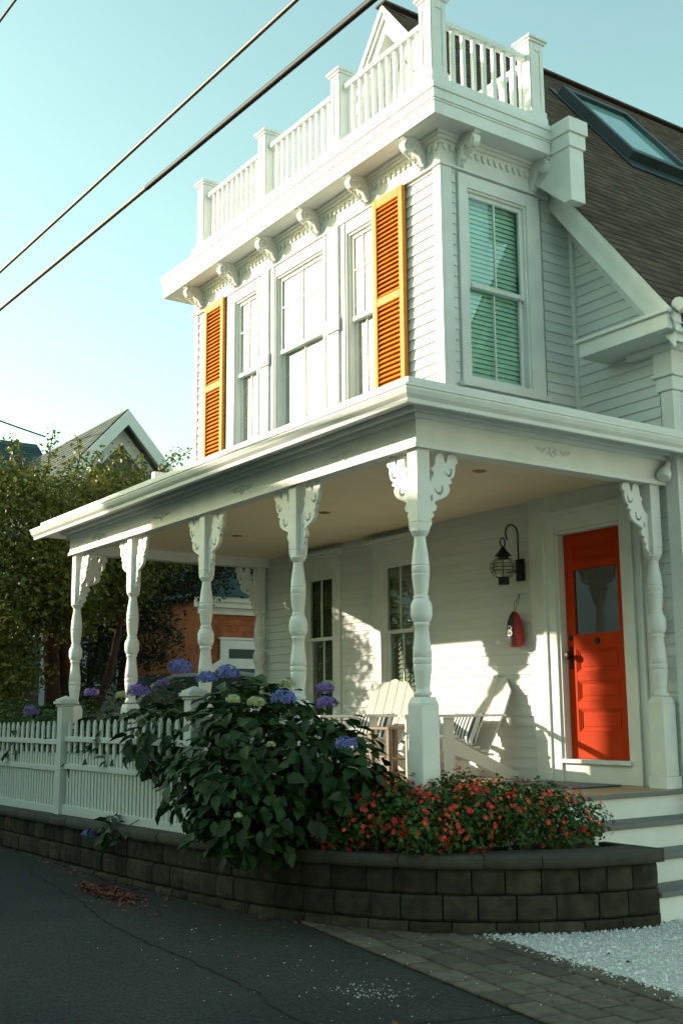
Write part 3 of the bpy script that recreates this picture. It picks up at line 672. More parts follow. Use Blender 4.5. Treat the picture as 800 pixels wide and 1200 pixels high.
# beam
bm = MB(); HB = 2.80
bm.box(-.085, .07, -.085, 6.59, H, HB); bm.box(.07, X2+.12, -.085, .07, H, HB); bm.box(.07, X2, 6.43, 6.59, H, HB)
bm.box(-.10, -.085, -.10, 6.60, H-.012, H+.025); bm.box(-.085, X2+.1, -.10, -.085, H-.012, H+.025)
bm.build('porch_beam', TRIMW, house, bevel=.004)
# ceiling with beads
ce = MB(); ce.box(.07, X2, .07, 6.43, 2.625, 2.66)
y = .07
while y < 6.43: ce.box(.071, X2-.001, y, y+.072, 2.617, 2.624); y += .078
ce.build('porch_ceiling', CEIL, house, bevel=.0)
# soffit, crown, gutter, roof
G = .453; XE = 5.2
g = MB()
for (z0, z1, d) in ((2.70, 2.735, .12), (2.735, 2.77, .17), (2.77, 2.81, .22)):
    g.box(-d, -.08, -d, 6.50+d, z0, z1); g.box(-.08, XE, -d, -.08, z0, z1)
g.box(-.36, -.08, -.36, 6.86, 2.81, 2.83); g.box(-.08, XE, -.36, -.08, 2.81, 2.83)
g.box(-.10, 2.6, 6.59, 6.86, 2.81, 2.83); g.box(-.08, 2.6, 6.59, 6.72, 2.70, 2.81)
g.box(-.36, -.34, -.36, 6.86, 2.73, 2.90); g.box(-.34, XE, -.36, -.34, 2.73, 2.90); g.box(-.36, 2.6, 6.84, 6.86, 2.73, 2.9)
g.build('porch_cornice', TRIMW, house, bevel=.004)
gu = MB()   # K-style gutter profile swept round the corner
prof = [(.36, 2.70), (.40, 2.70), (.405, 2.73), (.43, 2.755), (.445, 2.785), (.447, 2.80), (.455, 2.803), (.455, 2.822), (.44, 2.822), (.43, 2.80), (.365, 2.80)]
path = [(-1, 6.50, 'L'), (0, 0, 'C'), (1, 0, 'R')]
def sweep(prof, corners):
    n = len(prof); vs = []
    for c in corners: vs += [c(d, z) for d, z in prof]
    fs = [(i*n+j, i*n+(j+1) % n, (i+1)*n+(j+1) % n, (i+1)*n+j) for i in range(len(corners)-1) for j in range(n)]
    fs += [tuple(range(n)), tuple((len(corners)-1)*n+j for j in range(n))[::-1]]
    return vs, fs
gu.add(*sweep(prof, [lambda d, z: Vector((-d, 6.95, z)), lambda d, z: Vector((-d, -d, z)), lambda d, z: Vector((XE, -d, z))]))
gu.build('gutter', TRIMW, house, bevel=.002)
pr = MB(); pr.add([(-.42, -.42, 2.835), (XE, -.42, 2.835), (XE, YC, 2.90), (X2, Y0, 3.27), (X1, Y0, 3.27), (X1, Y1, 3.27), (X2, Y1+.1, 3.27), (X2, 6.95, 2.9), (-.42, 6.92, 2.835),
     (XE, -.2, 2.90)], [(0, 1, 2, 3, 4), (0, 4, 5, 8), (8, 5, 6, 7)])
pr.build('porch_roof', ROOFG, house)
# appliques on the beam
def applique(M, a, z):
    b = MB()
    for sg in (-1, 1):
        for r0, off, zz in ((.035, .055, .0), (.025, .12, -.004), (.02, .165, .006)):
            pts = [M(a+sg*(off+r0*math.cos(t_)*(1-t_/9)), .005, z+zz+r0*math.sin(t_)*(1-t_/9)) for t_ in np.linspace(0, 5.6, 14)]
            b.tube(pts, .0055, 5)
    pts = [M(a+.03*math.cos(t_), .004, z+.04*math.sin(t_)) for t_ in np.linspace(0, 2*PI, 13)]; b.tube(pts, .006, 5); b.lathe([(.001, -.01), (.014, 0), (.001, .01)], M(a, .005, z), 8)
    b.build('beam_ornament', TRIMW, house)
for a in (.81, 2.43, 4.08, 5.7): applique(mapX(-.085), a, 2.60)
applique(mapY(-.085), 1.27, 2.62)
# recessed lights
for x, y in ((1.25, .75), (1.25, 1.55), (1.25, 3.1), (1.25, 4.9)):
    b = MB(); b.lathe([(.055, 2.612), (.06, 2.6165), (.04, 2.6166), (.036, 2.6145), (.001, 2.6145)], (x, y, 0), 20); b.build('recessed_light', BRASS, house, smooth=40)
# posts
TP = [(.062, 1.915), (.075, 1.905), (.078, 1.893), (.066, 1.88), (.062, 1.868), (.046, 1.855), (.048, 1.82), (.062, 1.74), (.071, 1.66), (.073, 1.655), (.067, 1.65), (.072, 1.642), (.072, 1.60), (.067, 1.594), (.073, 1.586), (.070, 1.575),
      (.063, 1.50), (.052, 1.44), (.058, 1.435), (.064, 1.425), (.060, 1.413), (.074, 1.395), (.086, 1.365), (.086, 1.295), (.074, 1.262), (.060, 1.247), (.066, 1.235), (.060, 1.222), (.054, 1.215), (.060, 1.15), (.072, 1.06), (.076, 1.01),
      (.070, 1.003), (.076, .995), (.076, .965), (.070, .957), (.075, .948), (.070, .90), (.056, .80), (.055, .775), (.066, .765), (.070, .752), (.066, .74)]
def bracket_mesh():
    outer = catmull([(0, -.245), (.03, -.228), (.055, -.19), (.072, -.15), (.058, -.12), (.085, -.09), (.088, -.05), (.10, -.015), (.13, 0), (.16, -.012), (.17, -.05), (.187, -.072), (.20, -.045), (.21, -.008), (.25, 0), (.285, -.012), (.297, -.05), (.272, -.075), (.272, -.11), (.255, -.16), (.225, -.185), (.237, -.21), (.205, -.225), (.215, -.26),
        (.195, -.30), (.15, -.33), (.10, -.35), (.07, -.372), (.088, -.40), (.075, -.43), (.048, -.44), (.062, -.47), (.035, -.495), (.042, -.53), (.014, -.56), (0, -.572), (0, -.42)], 4)
    def crescent(cx, cy, r, rot):
        pts = [(r*math.cos(t_), -r*1.25*math.sin(t_)) for t_ in np.linspace(-.5, PI+.3, 12)]+[(-.1*r+.62*r*math.cos(t_), .08*r-.72*r*math.sin(t_)) for t_ in np.linspace(PI+.1, -.2, 9)]
        return [(cx+x*math.cos(rot)-y*math.sin(rot), cy+x*math.sin(rot)+y*math.cos(rot)) for x, y in pts]
    h1 = crescent(.205, -.125, .038, .3); h2 = crescent(.115, -.262, .042, .2); h3 = [(.045+.012*math.cos(t_), -.34+.03*math.sin(t_)) for t_ in np.linspace(0, 2*PI, 9, endpoint=False)]
    cu = bpy.data.curves.new('fret', 'CURVE'); cu.dimensions = '2D'; cu.fill_mode = 'BOTH'; cu.extrude = .014; cu.bevel_depth = .003; cu.bevel_resolution = 1
    for L in (outer[:-1], h1, h2, h3):
        sp = cu.splines.new('POLY'); sp.points.add(len(L)-1); sp.use_cyclic_u = True
        for i, (u, v) in enumerate(L): sp.points[i].co = (u, v, 0, 1)
    ob = bpy.data.objects.new('tmp', cu); COL.objects.link(ob); bpy.context.view_layer.update()
    me = bpy.data.meshes.new_from_object(ob.evaluated_get(bpy.context.evaluated_depsgraph_get())); bpy.data.objects.remove(ob)
    me.name = 'bracket'; me.materials.clear(); me.materials.append(TRIMW); return me
BR = bracket_mesh()
def porch_post(x, y, dirs_, hw=.058):
    t = MB(); t.lathe([(r_*.89, z_) for r_, z_ in TP], (x, y, 0), 24); po = t.build('porch_post', TRIMW, house, smooth=50)
    for nm, bx_, (z0, z1, a, b) in (('head_block', ((hw, 1.96, H),), (1.96, 1.905, hw, .054)), ('base_block', ((.078, .10, .68), (.092, .001, .10)), (.68, .73, .078, .062))):
        p = MB()
        for w, q0, q1 in bx_: p.box(x-w, x+w, y-w, y+w, q0, q1)
        p.add([(x+sx*w, y+sy*w, z) for z, w in ((z0, a), (z1, b)) for sx, sy in ((-1, -1), (1, -1), (1, 1), (-1, 1))], [(0, 1, 2, 3), (7, 6, 5, 4), (0, 1, 5, 4), (1, 2, 6, 5), (2, 3, 7, 6), (3, 0, 4, 7)])
        p.build(nm, TRIMW, po, bevel=.006)
    for (dx, dy) in dirs_:
        o = bpy.data.objects.new('bracket', BR); COL.objects.link(o); o.parent = po
        ex_, ey_ = Vector((dx, dy, 0)), Vector((0, 0, 1)); ez_ = ex_.cross(ey_)
        M4 = Matrix((ex_, ey_, ez_)).transposed().to_4x4(); M4.translation = Vector((x, y, H-.012))+ex_*hw; o.matrix_local = M4
    return po
porch_post(0, PY[0], ((0, 1), (1, 0)))
for y in PY[1:4]: porch_post(0, y, ((0, 1), (0, -1)))
porch_post(0, PY[4], ((0, -1), (1, 0)))
porch_post(PX, 0, ((-1, 0),)); porch_post(PX, PY[4], ((-1, 0),))
# downspout
d = MB(); d.tube([(2.66, -.40, 2.72), (2.66, -.38, 2.66), (2.68, -.28, 2.58), (2.68, -.262, 2.5), (2.68, -.262, .2), (2.68, -.262, GZ+.05)], .038, 12)
for z in (2.3, 1.2, .2): d.lathe([(.044, -.015), (.044, .015)], (2.68, -.262, z), 12)
d.tube([(2.80, -.28, 3.78), (2.80, -.30, 3.6), (2.76, -.27, 3.45), (2.76, -.27, 2.95)], .035, 10)
d.build('downspout', TRIMW, house, smooth=40)
# --- door
D0, D1, DZ0, DZ1 = .447, 1.19, .205, 2.24
ds = MB()
mbox(ds, mX2, .22, .30, 0, .032, .0, 2.62); mbox(ds, mX2, 1.36, 1.56, 0, .032, .0, 2.62); mbox(ds, mX2, .30, 1.36, 0, .030, 2.44, 2.62)
mbox(ds, mX2, .30, D0-.03, -.02, .05, .0, 2.44); mbox(ds, mX2, D1+.03, 1.36, -.02, .05, .0, 2.44); mbox(ds, mX2, D0-.03, D1+.03, -.02, .049, DZ1+.03, 2.44)
mbox(ds, mX2, 1.33, 1.375, .05, .068, .0, 2.46); mbox(ds, mX2, .285, .33, .05, .068, .0, 2.46); mbox(ds, mX2, .33, 1.33, .05, .067, 2.415, 2.46)
mbox(ds, mX2, D0-.03, D0, -.10, .03, .18, DZ1); mbox(ds, mX2, D1, D1+.03, -.10, .03, .18, DZ1); mbox(ds, mX2, D0-.03, D1+.03, -.10, .03, DZ1, DZ1+.03)
mbox(ds, mX2, D0-.03, D1+.03, -.05, .028, .0, .165); mbox(ds, mX2, D0-.05, D1+.05, -.10, .075, .165, .20)
ds.build('door_surround', TRIMW, house, bevel=.005)
dr = MB(); w0, w1 = D0+.004, D1-.004; st = .105
mbox(dr, mX2, w0, w0+st, -.085, -.045, DZ0, DZ1-.004); mbox(dr, mX2, w1-st, w1, -.085, -.045, DZ0, DZ1-.004)
A, B = w0+st, w1-st
rows = [(.44, .64), (.71, .89), (.97, 1.17), (1.31, 1.90), (1.97, 2.12)]
zc = DZ0
for (p, q) in rows+[(DZ1-.004, None)]:
    mbox(dr, mX2, A, B, -.084, -.0455, zc, p if q is not None else DZ1-.004)
    if q is None: break
    zc = q
door = dr.build('door', RED, house, bevel=.004)
pn = MB()
for p, q in rows:
    if p == 1.31: continue
    pn = MB()
    mbox(pn, mX2, A, B, -.08, -.068, p, q)
    for k, s in ((0, .012), (1, .026)):
        e = -.052 if k == 0 else -.060
        mbox(pn, mX2, A, A+s+.0*k, -.068, e, p, q); mbox(pn, mX2, B-s, B, -.068, e, p, q); mbox(pn, mX2, A+s, B-s, -.068, e-.0005, p, p+s); mbox(pn, mX2, A+s, B-s, -.068, e-.0005, q-s, q)
    mbox(pn, mX2, A+.05, B-.05, -.068, -.061, p+.045, q-.045)
    pn.build('door_panel', RED, door, bevel=.003)
gp = MB(); mbox(gp, mX2, A-.003, B+.003, -.070, -.064, 1.307, 1.903); gp.build('pane', GLASSD, door)
gb = MB(); mbox(gb, mX2, A, B, -.10, -.095, 1.3, 1.91); gb.build('door_curtain', mat('dark_curtain', (.10, .12, .10), .9, var=.3), door)
kb = MB()
def knobM(a, z): 
    Rm = Matrix.Rotation(-PI/2, 3, 'Y'); return lambda prof, n=16: kb.lathe(prof, (X2+.0, a, z), n, axis=Rm)
knobM(w1-.05, 1.28)([(.026, -.046), (.026, -.040), (.014, -.036), (.014, -.030), (.001, -.030)])
mbox(kb, mX2, w1-.07, w1-.03, -.045, -.038, 1.0, 1.20); knobM(w1-.05, 1.12)([(.012, -.04), (.012, -.01), (.028, .0), (.032, .016), (.024, .03), (.001, .033)])
kb.build('door_knob', IRON, door, smooth=40)
kb = MB(); knobM((A+B)/2, 1.24)([(.030, -.046), (.030, -.040), (.022, -.034), (.024, -.026), (.001, -.026)]); kb.build('door_bell', IRON, door, smooth=40)
# --- steps
t = MB(); r = MB(); rise, run = .19, .28
for k in range(1, 4):
    ye = -.13-run*k
    if k: t.box(1.205, 5.0, ye-.012, ye+run+.02, -rise*k-.035, -rise*k)
    r.box(1.215, 4.98, ye+.02, ye+.04, -rise*(k+1)+(0 if k < 3 else -.03), -rise*k-.036)
    r.box(1.215, 1.24, ye+.04, .0, -rise*(k+1)+(0 if k < 3 else -.05), -rise*k-.036)
r.box(X2+.003, 4.98, -.23, -.20-.004, -.19, -.037); r.box(1.02, 1.05, -.13, -.082, GZ, -.19); t.box(X2+.0, 5.0, -.142, YC, -.035, .0)
so = r.build('stair_riser', WHITE, house); t.build('stair_tread', STEPT, house, bevel=.006)
# edge board of porch floor
e = MB(); e.box(-.15, X2+.01, -.145, -.131, -.036, -.001); e.build('floor_edge', STEPT, house, bevel=.003)

# ================================================================== PORCH THINGS
# wall lantern
LY, LZ = 1.69, 1.97
ln = empty('wall_lantern', (X2, LY, LZ), 'dark iron onion lantern with a glass globe on the wall beside the red door', 'lantern')
def loc(o, root): o.location = -Vector(root.location); return o   # mesh built in world coordinates under a root
def wp(mb, name, m, root, **k):
    o = mb.build(name, m, None, **k); o.parent = root; o.matrix_parent_inverse = Matrix.Translation(-Vector(root.location)); return o
gx = X2-.25
b = MB(); b.box(X2-.045, X2-.019, LY-.05, LY+.05, LZ-.11, LZ+.10); b.tube([(X2-.04, LY, LZ-.02), (gx+.04, LY, LZ-.04)], .008, 8)
wp(b, 'back_plate', IRON, ln, bevel=.004)
pts = [(X2-.045, LY, LZ+.08)]+[(X2-.14-.095*math.cos(t_), LY, LZ+.30+.16*math.sin(t_)) for t_ in np.linspace(PI*.98, -.0, 14)][::1]
pts = [(X2-.05, LY, LZ+.05), (X2-.05, LY, LZ+.30)]+[(X2-.13+.08*math.cos(t_), LY, LZ+.34+.09*math.sin(t_)) for t_ in np.linspace(0, PI*1.25, 16)]
b = MB(); b.tube(pts, .008, 8); b.tube([(gx+.03*math.cos(t_), LY, LZ+.245+.045*math.sin(t_)) for t_ in np.linspace(0, 2*PI, 16)], .007, 8); wp(b, 'scroll_arm', IRON, ln, smooth=60)
b = MB(); b.lathe([(.001, .20), (.02, .195), (.035, .17), (.075, .125), (.08, .115), (.05, .11), (.05, .085), (.001, .085)], (gx, LY, LZ), 20)
b.lathe([(.05, -.09), (.052, -.10), (.052, -.155), (.048, -.16), (.001, -.16)], (gx, LY, LZ), 20); wp(b, 'cap_and_base', IRON, ln, smooth=40)
b = MB()
for k in range(8):
    a = k*PI/4; b.tube([(gx+.128*math.sin(t_)*math.cos(a), LY+.128*math.sin(t_)*math.sin(a), LZ+.128*math.cos(t_)*.82) for t_ in np.linspace(.45, PI-.45, 11)], .0028, 5)
for z, r in ((.035, .123), (-.035, .123), (0, .129)): b.tube([(gx+r*math.cos(t_), LY+r*math.sin(t_), LZ+z) for t_ in np.linspace(0, 2*PI, 25)], .0028, 5)
wp(b, 'wire_cage', IRON, ln, smooth=60)
b = MB(); b.lathe([(.04, -.09)]+[(.115*math.sin(t_), .115*math.cos(t_)*.8) for t_ in np.linspace(PI-.4, .4, 12)]+[(.04, .09)], (gx, LY, LZ), 24); wp(b, 'glass_globe', glassmat('lantern_glass', .08, (.85, .88, .8)), ln, smooth=60)
b = MB(); b.lathe([(.012, -.08), (.014, -.02), (.022, .0), (.018, .035), (.001, .05)], (gx, LY, LZ), 12); wp(b, 'bulb', LENSM, ln, smooth=60)
# buoy
bz, byy, bxx = 1.39, 1.715, X2-.105
bu = empty('lobster_buoy', (bxx, byy, bz), 'red and black wooden buoy marked 3 hanging below the lantern', 'buoy')
prof = [(.001, -.165), (.045, -.165), (.068, -.15), (.078, -.10), (.080, -.02), (.070, .07), (.045, .14), (.022, .17), (.001, .175)]
b = MB(); b.lathe(prof, (bxx, byy, bz), 24); wp(b, 'buoy_body', BUOYR, bu, smooth=50)
view = Vector((-4.9566-bxx, -6.2218-byy, 0)).normalized(); va = math.atan2(view.y, view.x)
b = MB(); n0 = len(b.v); segs = 9; pr2 = [(r+.0015, z) for r, z in prof[2:-1]]
for r, z in pr2:
    for k in range(segs+1):
        a = va-.15-k*(1.25/segs); b.v.append((bxx+r*math.cos(a), byy+r*math.sin(a), bz+z))
for i in range(len(pr2)-1):
    for k in range(segs): b.f.append((i*(segs+1)+k, i*(segs+1)+k+1, (i+1)*(segs+1)+k+1, (i+1)*(segs+1)+k))
wp(b, 'black_band', BUOYB, bu, smooth=50)
tcu = bpy.data.curves.new('numeral', 'FONT'); tcu.body = '3'; tcu.size = .145; tcu.extrude = .002; tcu.align_x = 'CENTER'; tcu.align_y = 'CENTER'
to = bpy.data.objects.new('tmp', tcu); COL.objects.link(to); bpy.context.view_layer.update()
tm = bpy.data.meshes.new_from_object(to.evaluated_get(bpy.context.evaluated_depsgraph_get())); bpy.data.objects.remove(to)
tm.materials.clear(); tm.materials.append(LETTER)
for v in tm.vertices:    # wrap the numeral round the buoy
    a = va-.62+v.co.x/.082; z = v.co.y-.02; r = .0845+v.co.z
    v.co = (bxx+r*math.cos(a), byy+r*math.sin(a), bz+z)
no = bpy.data.objects.new('numeral', tm); COL.objects.link(no); no.parent = bu; no.matrix_parent_inverse = Matrix.Translation(-Vector(bu.location))
b = MB(); b.tube([(bxx, byy-.01, bz+.17), (bxx+.03, byy-.02, bz+.26), (X2-.03, byy, bz+.34)], .004, 6); b.tube([(bxx, byy+.01, bz+.17), (bxx+.03, byy+.025, bz+.26), (X2-.03, byy, bz+.34)], .004, 6)
b.tube([(X2-.015, byy, bz+.34), (X2-.045, byy, bz+.335), (X2-.05, byy, bz+.35)], .005, 6); wp(b, 'hanging_cord', mat('cord', (.25, .23, .2), .9), bu)
# doormat
b = MB(); b.box(-.27, .27, -.52, .52, 0, .014)
for k in range(40): y_ = -.51+k*1.02/39; b.box(-.30, -.27, y_, y_+.012, .001, .006); b.box(.27, .30, y_, y_+.012, .001, .006)
o = b.build('doormat', MATM, bevel=.003); o.location = (2.14, .93, .001); o.rotation_euler = (0, 0, .0)
tag(o, 'dark teal and grey striped doormat on the porch floor before the red door', 'doormat')
# adirondack chairs
def adirondack(loc_, rz, label):
    t = empty('adirondack_chair', loc_, label, 'chair', 'white chairs on the porch', rz)
    for s in (-1, 1):
        b = MB(); b.box(.0, .11, s*.29-.012, s*.29+.012, 0, .575); b.build('leg', ADIR, t, bevel=.004)
        pr_ = [(.10, .38), (.10, .27), (-.25, .165), (-.62, .0), (-.80, .0), (-.80, .045), (-.45, .20), (-.2, .30), (-.02, .385)]
        b = MB(); b.prism(pr_, .024, lambda u, v, w: Vector((u, s*.262-.012+w, v))); b.build('side_rail', ADIR, t, bevel=.004)
        ap = [(.14, -.05), (.16, .0), (.14, .07), (.05, .085), (-.35, .05), (-.62, .02), (-.62, -.03), (-.3, -.045)]
        b = MB(); b.prism(ap, .022, lambda u, v, w: Vector((u, s*.30+s*v, .577+w))); b.build('armrest', ADIR, t, bevel=.004)
    b = MB()
    for k in range(7):
        x_ = .10-k*.085; z_ = .392-max(0, (.02-x_))*.40; b.box(x_-.076, x_, -.285, .285, z_-.0, z_+.02)
    b.build('seat', ADIR, t, bevel=.004)
    ang = math.radians(24); back = MB()
    arc = lambda u: .62+.25*math.sqrt(max(0, 1-(u/.30)**2))+.012*math.cos(u*40)
    for k in range(5):
        c0, c1 = -.285+k*.114+.003, -.285+(k+1)*.114-.003
        pl = [(c0*.72, 0), (c1*.72, 0), (c1, .5)]+[(c1+(c0-c1)*q, arc(c1+(c0-c1)*q)) for q in np.linspace(0, 1, 7)]+[(c0, .5)]
        back.prism(pl, .02, lambda u, v, w_: Vector((-.42-math.sin(ang)*v-math.cos(ang)*w_, u*1.0, .17+math.cos(ang)*v-math.sin(ang)*w_)))
    back.box(-.66, -.63, -.33, .33, .50, .57); back.build('backrest', ADIR, t, bevel=.003)
    return t
def pillow(loc_, rz, tilt, label):
    n = 12; b = MB(); vs = []; idx = {}
    for sd in (1, -1):
        for i in range(n+1):
            for j in range(n+1):
                u, v = i/n*2-1, j/n*2-1; h = .075*((1-u**4)*(1-v**4))**.5; pin = 1-.06*(1-u*u)*abs(v)**2
                pin2 = 1-.06*(1-v*v)*abs(u)**2
                vs.append((sd*h, u*.22*pin2, v*.17*pin))
    fs = [(a*(n+1)**2+i*(n+1)+j, a*(n+1)**2+(i+1)*(n+1)+j, a*(n+1)**2+(i+1)*(n+1)+j+1, a*(n+1)**2+i*(n+1)+j+1) for a in (0, 1) for i in range(n) for j in range(n)]
    b.add(vs, fs); o = b.build('pillow', PILLOW, smooth=60); o.location = loc_; o.rotation_euler = Euler((0, tilt, rz), 'XYZ'); tag(o, label, 'pillow', 'striped pillows on the chairs'); return o
def chair_at(x, y, face, label, plabel):
    rz = math.atan2(face[1], face[0]); t = adirondack((x, y, .001), rz, label); f = Vector((math.cos(rz), math.sin(rz), 0))
    pillow((x-.36*f.x, y-.36*f.y, .46), rz, -math.radians(26), plabel)
chair_at(1.79, 2.10, (-.995, .02), 'white wooden adirondack chair nearest the red door', 'striped pillow on the chair nearest the red door')
chair_at(1.70, 3.28, (-1, -.34), 'white wooden adirondack chair under the porch window, between the hydrangea and the small table', 'striped pillow on the chair below the porch window')
# side table
tb = empty('side_table', (1.74, 2.68, 0), 'small weathered wooden side table between the two white chairs', 'table')
b = MB(); b.box(-.17, .17, -.17, .17, .46, .485); b.build('table_top', TABLEW, tb, bevel=.004)
for sx in (-1, 1):
    for sy in (-1, 1): b = MB(); b.box(sx*.14-.02, sx*.14+.02, sy*.14-.02, sy*.14+.02, 0, .46); b.build('leg', TABLEW, tb, bevel=.003)
b = MB(); b.box(-.135, .135, -.135, .135, .17, .19); b.build('shelf', TABLEW, tb)
# floodlight
fo = empty('floodlight', (2.62, -.115, 2.62), 'pale two-headed floodlight under the eave by the downspout', 'floodlight')
b = MB(); b.lathe([(.045, -.01), (.05, .0), (.03, .015), (.001, .015)], (2.62, -.125, 2.66), 16); wp(b, 'mount', TRIMW, fo, smooth=40)
for dx in (-.09, .07):
    b = MB(); ax = Matrix.Rotation(.5 if dx < 0 else -.35, 3, 'Y'); b.lathe([(.055, -.12), (.06, -.10), (.055, -.06), (.035, -.03), (.028, .0), (.018, .04), (.001, .045)], (2.62+dx, -.16, 2.64), 18, axis=ax); wp(b, 'lamp_head', TRIMW, fo, smooth=40)

# ================================================================== FENCE
FX = -.72; fe = empty('picket_fence', (FX, 5, -.37), 'pale blue-white picket fence with doubled lower pickets on top of the block wall', 'fence')
ftz = lambda y: -.012*max(0, y-2)    # slight fall along the wall
FP = [2.05, 4.88, 7.71, 10.54]
pk = None; sp_ = None
for i, y in enumerate(FP):
    b = MB(); z = ftz(y); b.box(-.062, .062, -.062, .062, -.37, .74)
    b.box(-.075, .075, -.075, .075, .74, .765); b.box(-.095, .095, -.095, .095, .765, .795); b.box(-.08, .08, -.08, .08, .795, .81)
    b.add([(sx*.08, sy*.08, .81) for sx, sy in ((-1, -1), (1, -1), (1, 1), (-1, 1))]+[(0, 0, .85)], [(0, 1, 4), (1, 2, 4), (2, 3, 4), (3, 0, 4), (3, 2, 1, 0)])
    o = b.build('fence_post', FENCE, fe, bevel=.004); o.location = (0, y-5, z+.37)
    if i < len(FP)-1:
        y2 = FP[i+1]
        for z0, z1 in ((-.335, -.23), (.115, .165), (.38, .43)):
            b = MB(); b.box(-.03, .03, y+.062-5, y2-.062-5, z0+.37, z1+.37); o = b.build('rail', FENCE, fe, bevel=.004); o.location = (0, 0, ftz((y+y2)/2))
        n = 17
        for k in range(n):
            yy = y+.062+(y2-y-.124)*(k+.5)/n
            def pick(h, w, name):
                b = MB(); b.prism([(-w, -.34), (w, -.34), (w, h-.055), (w*.75, h-.03), (0, h), (-w*.75, h-.03), (-w, h-.055)], .018, lambda u, v, t_: Vector((-.009+t_, u, v+.37))); return b.build(name, FENCE, fe)
            if pk is None: pk = pick(.60, .028, 'picket'); o = pk
            else: o = pk.copy(); COL.objects.link(o)
            o.location = (0, yy-5, ftz(yy)); 
            if k < n-1:
                if sp_ is None: sp_ = pick(.285, .024, 'short_picket'); o = sp_
                else: o = sp_.copy(); COL.objects.link(o)
                o.location = (0, yy+(y2-y-.124)/n/2-5, ftz(yy))

# ================================================================== PLANTS
def flower_head(root, c, m, r=.10, petals=85):
    d = dirs(petals); d[:, 2] = np.abs(d[:, 2])*1.1-.35; d /= np.linalg.norm(d, axis=1, keepdims=True)
    P0 = np.array(c)+d*[r, r, r*.72]*rng.uniform(.88, 1.08, (petals, 1)); V = []; F = []
    t, b, nn = rotframes(d+dirs(petals)*.35, rng.uniform(0, 6, petals)); s = .017*r/.1; k = 0
    for q in range(4):
        a = q*PI/2; ca, sa = math.cos(a), math.sin(a); u = t*ca+b*sa; v = -t*sa+b*ca
        V.append(np.stack([P0, P0+(u*.9+v*.55)*s+nn*.003, P0+u*1.5*s, P0+(u*.9-v*.55)*s+nn*.003], 1))
    V = np.stack(V, 1).reshape(-1, 3); F = np.arange(len(V)).reshape(-1, 4)
    return lot('flower_head', V, F, m, root)
def mesh_rel(o, root):
    o.parent = root; o.matrix_parent_inverse = Matrix.Translation(-Vector(root.location)); return o
def bush(name, label, cat, blobs, nleaf, size, m, flowers, stems=14, stemr=.008, base=None, shape='oval', group=None, droopv=(0, 0, -1)):
    base = base or (blobs[0][0], blobs[0][1], -.35); root = empty(name, base, label, cat, group)
    P, N, idx = blobpts(blobs, nleaf, .82)
    N = N/np.linalg.norm(N, axis=1, keepdims=True); out = N.copy(); N = N*.6+dirs(nleaf)*.55+[0, 0, .6]
    keep = P[:, 2] > -.36
    keep |= (P[:, 0] < -.9)|(P[:, 1] < -.5)
    P, N, out = P[keep], N[keep], out[keep]
    dr = out+np.array(droopv)*.35+dirs(len(P))*.9
    mesh_rel(leaves('foliage', P, N, rng.uniform(size*.5, size*1.3, len(P)), m, None, shape, dr), root)
    b = MB(); B = np.array(blobs)
    for k in range(stems):
        q = B[rng.integers(len(B))]; tip = Vector(q[:3])+Vector(rng.uniform(-.7, .7, 3)*q[3:6]); p0 = Vector(base)+Vector((*rng.uniform(-.15, .15, 2), 0)); md = (p0+tip)/2+Vector((0, 0, .1))
        b.tube([p0, md, tip], [stemr, stemr*.8, stemr*.5], 5)
    wp(b, 'stem', STEM, root)
    for c, mm, r in flowers: mesh_rel(flower_head(None, c, mm, r*.82), root)
    return root
hb = [(-.72, .95, .30, .55, .60, .48), (-.82, .82, .02, .46, .5, .34), (-.45, .60, .26, .36, .40, .34), (-.95, 1.45, .12, .26, .36, .34), (-.55, 1.5, .62, .38, .42, .24), (-.95, .72, -.20, .26, .30, .18), (-.38, .32, .10, .24, .24, .26)]
fl = [((-1.06, .12, .72), BLUEF, .095), ((-.62, .28, .69), PURPF, .085), ((-.60, .33, .79), PURPF, .075), ((-.62, .05, .42), BLUEF, .085), ((-1.16, .62, .72), CREAMF, .06), ((-.98, .62, .70), CREAMF, .07), ((-1.02, .35, .42), CREAMF, .035),
      ((-.72, 1.85, .90), BLUEF, .10), ((-.72, 1.50, .93), BLUEF, .105), ((-1.28, .32, -.02), CREAMF, .03), ((-.55, .9, .84), CREAMF, .07), ((-.3, .75, .82), CREAMF, .07)]
bush('hydrangea_bush', 'large dark hydrangea with blue and cream heads spilling over the wall before the porch', 'hydrangea', hb, 2300, .122, HYD, fl, base=(-.5, .9, -.35))
grp = 'hydrangeas behind the picket fence'
bush('hydrangea_bush', 'hydrangea with three big violet-blue heads crowding the fence post beside the largest bush', 'hydrangea', [(-.42, 2.9, .38, .34, .5, .36), (-.75, 2.7, .42, .2, .42, .26), (-.88, 3.25, -.38, .12, .3, .12)], 470, .135, HYD, [((-.78, 2.98, .82), PURPF, .12), ((-.78, 2.20, 1.0), BLUEF, .115), ((-.5, 3.1, .90), PURPF, .07)], base=(-.4, 2.9, -.35), stems=9, group=grp)
bush('hydrangea_bush', 'hydrangea with one violet head and one cream head, midway along the picket fence', 'hydrangea', [(-.40, 3.9, .32, .32, .5, .34), (-.40, 4.7, .30, .30, .45, .32)], 420, .125, HYD, [((-.5, 4.75, .84), PURPF, .085), ((-.98, 3.55, -.42), BLUEF, .07), ((-.5, 4.0, .80), CREAMF, .07)], base=(-.4, 4.3, -.35), stems=9, group=grp)
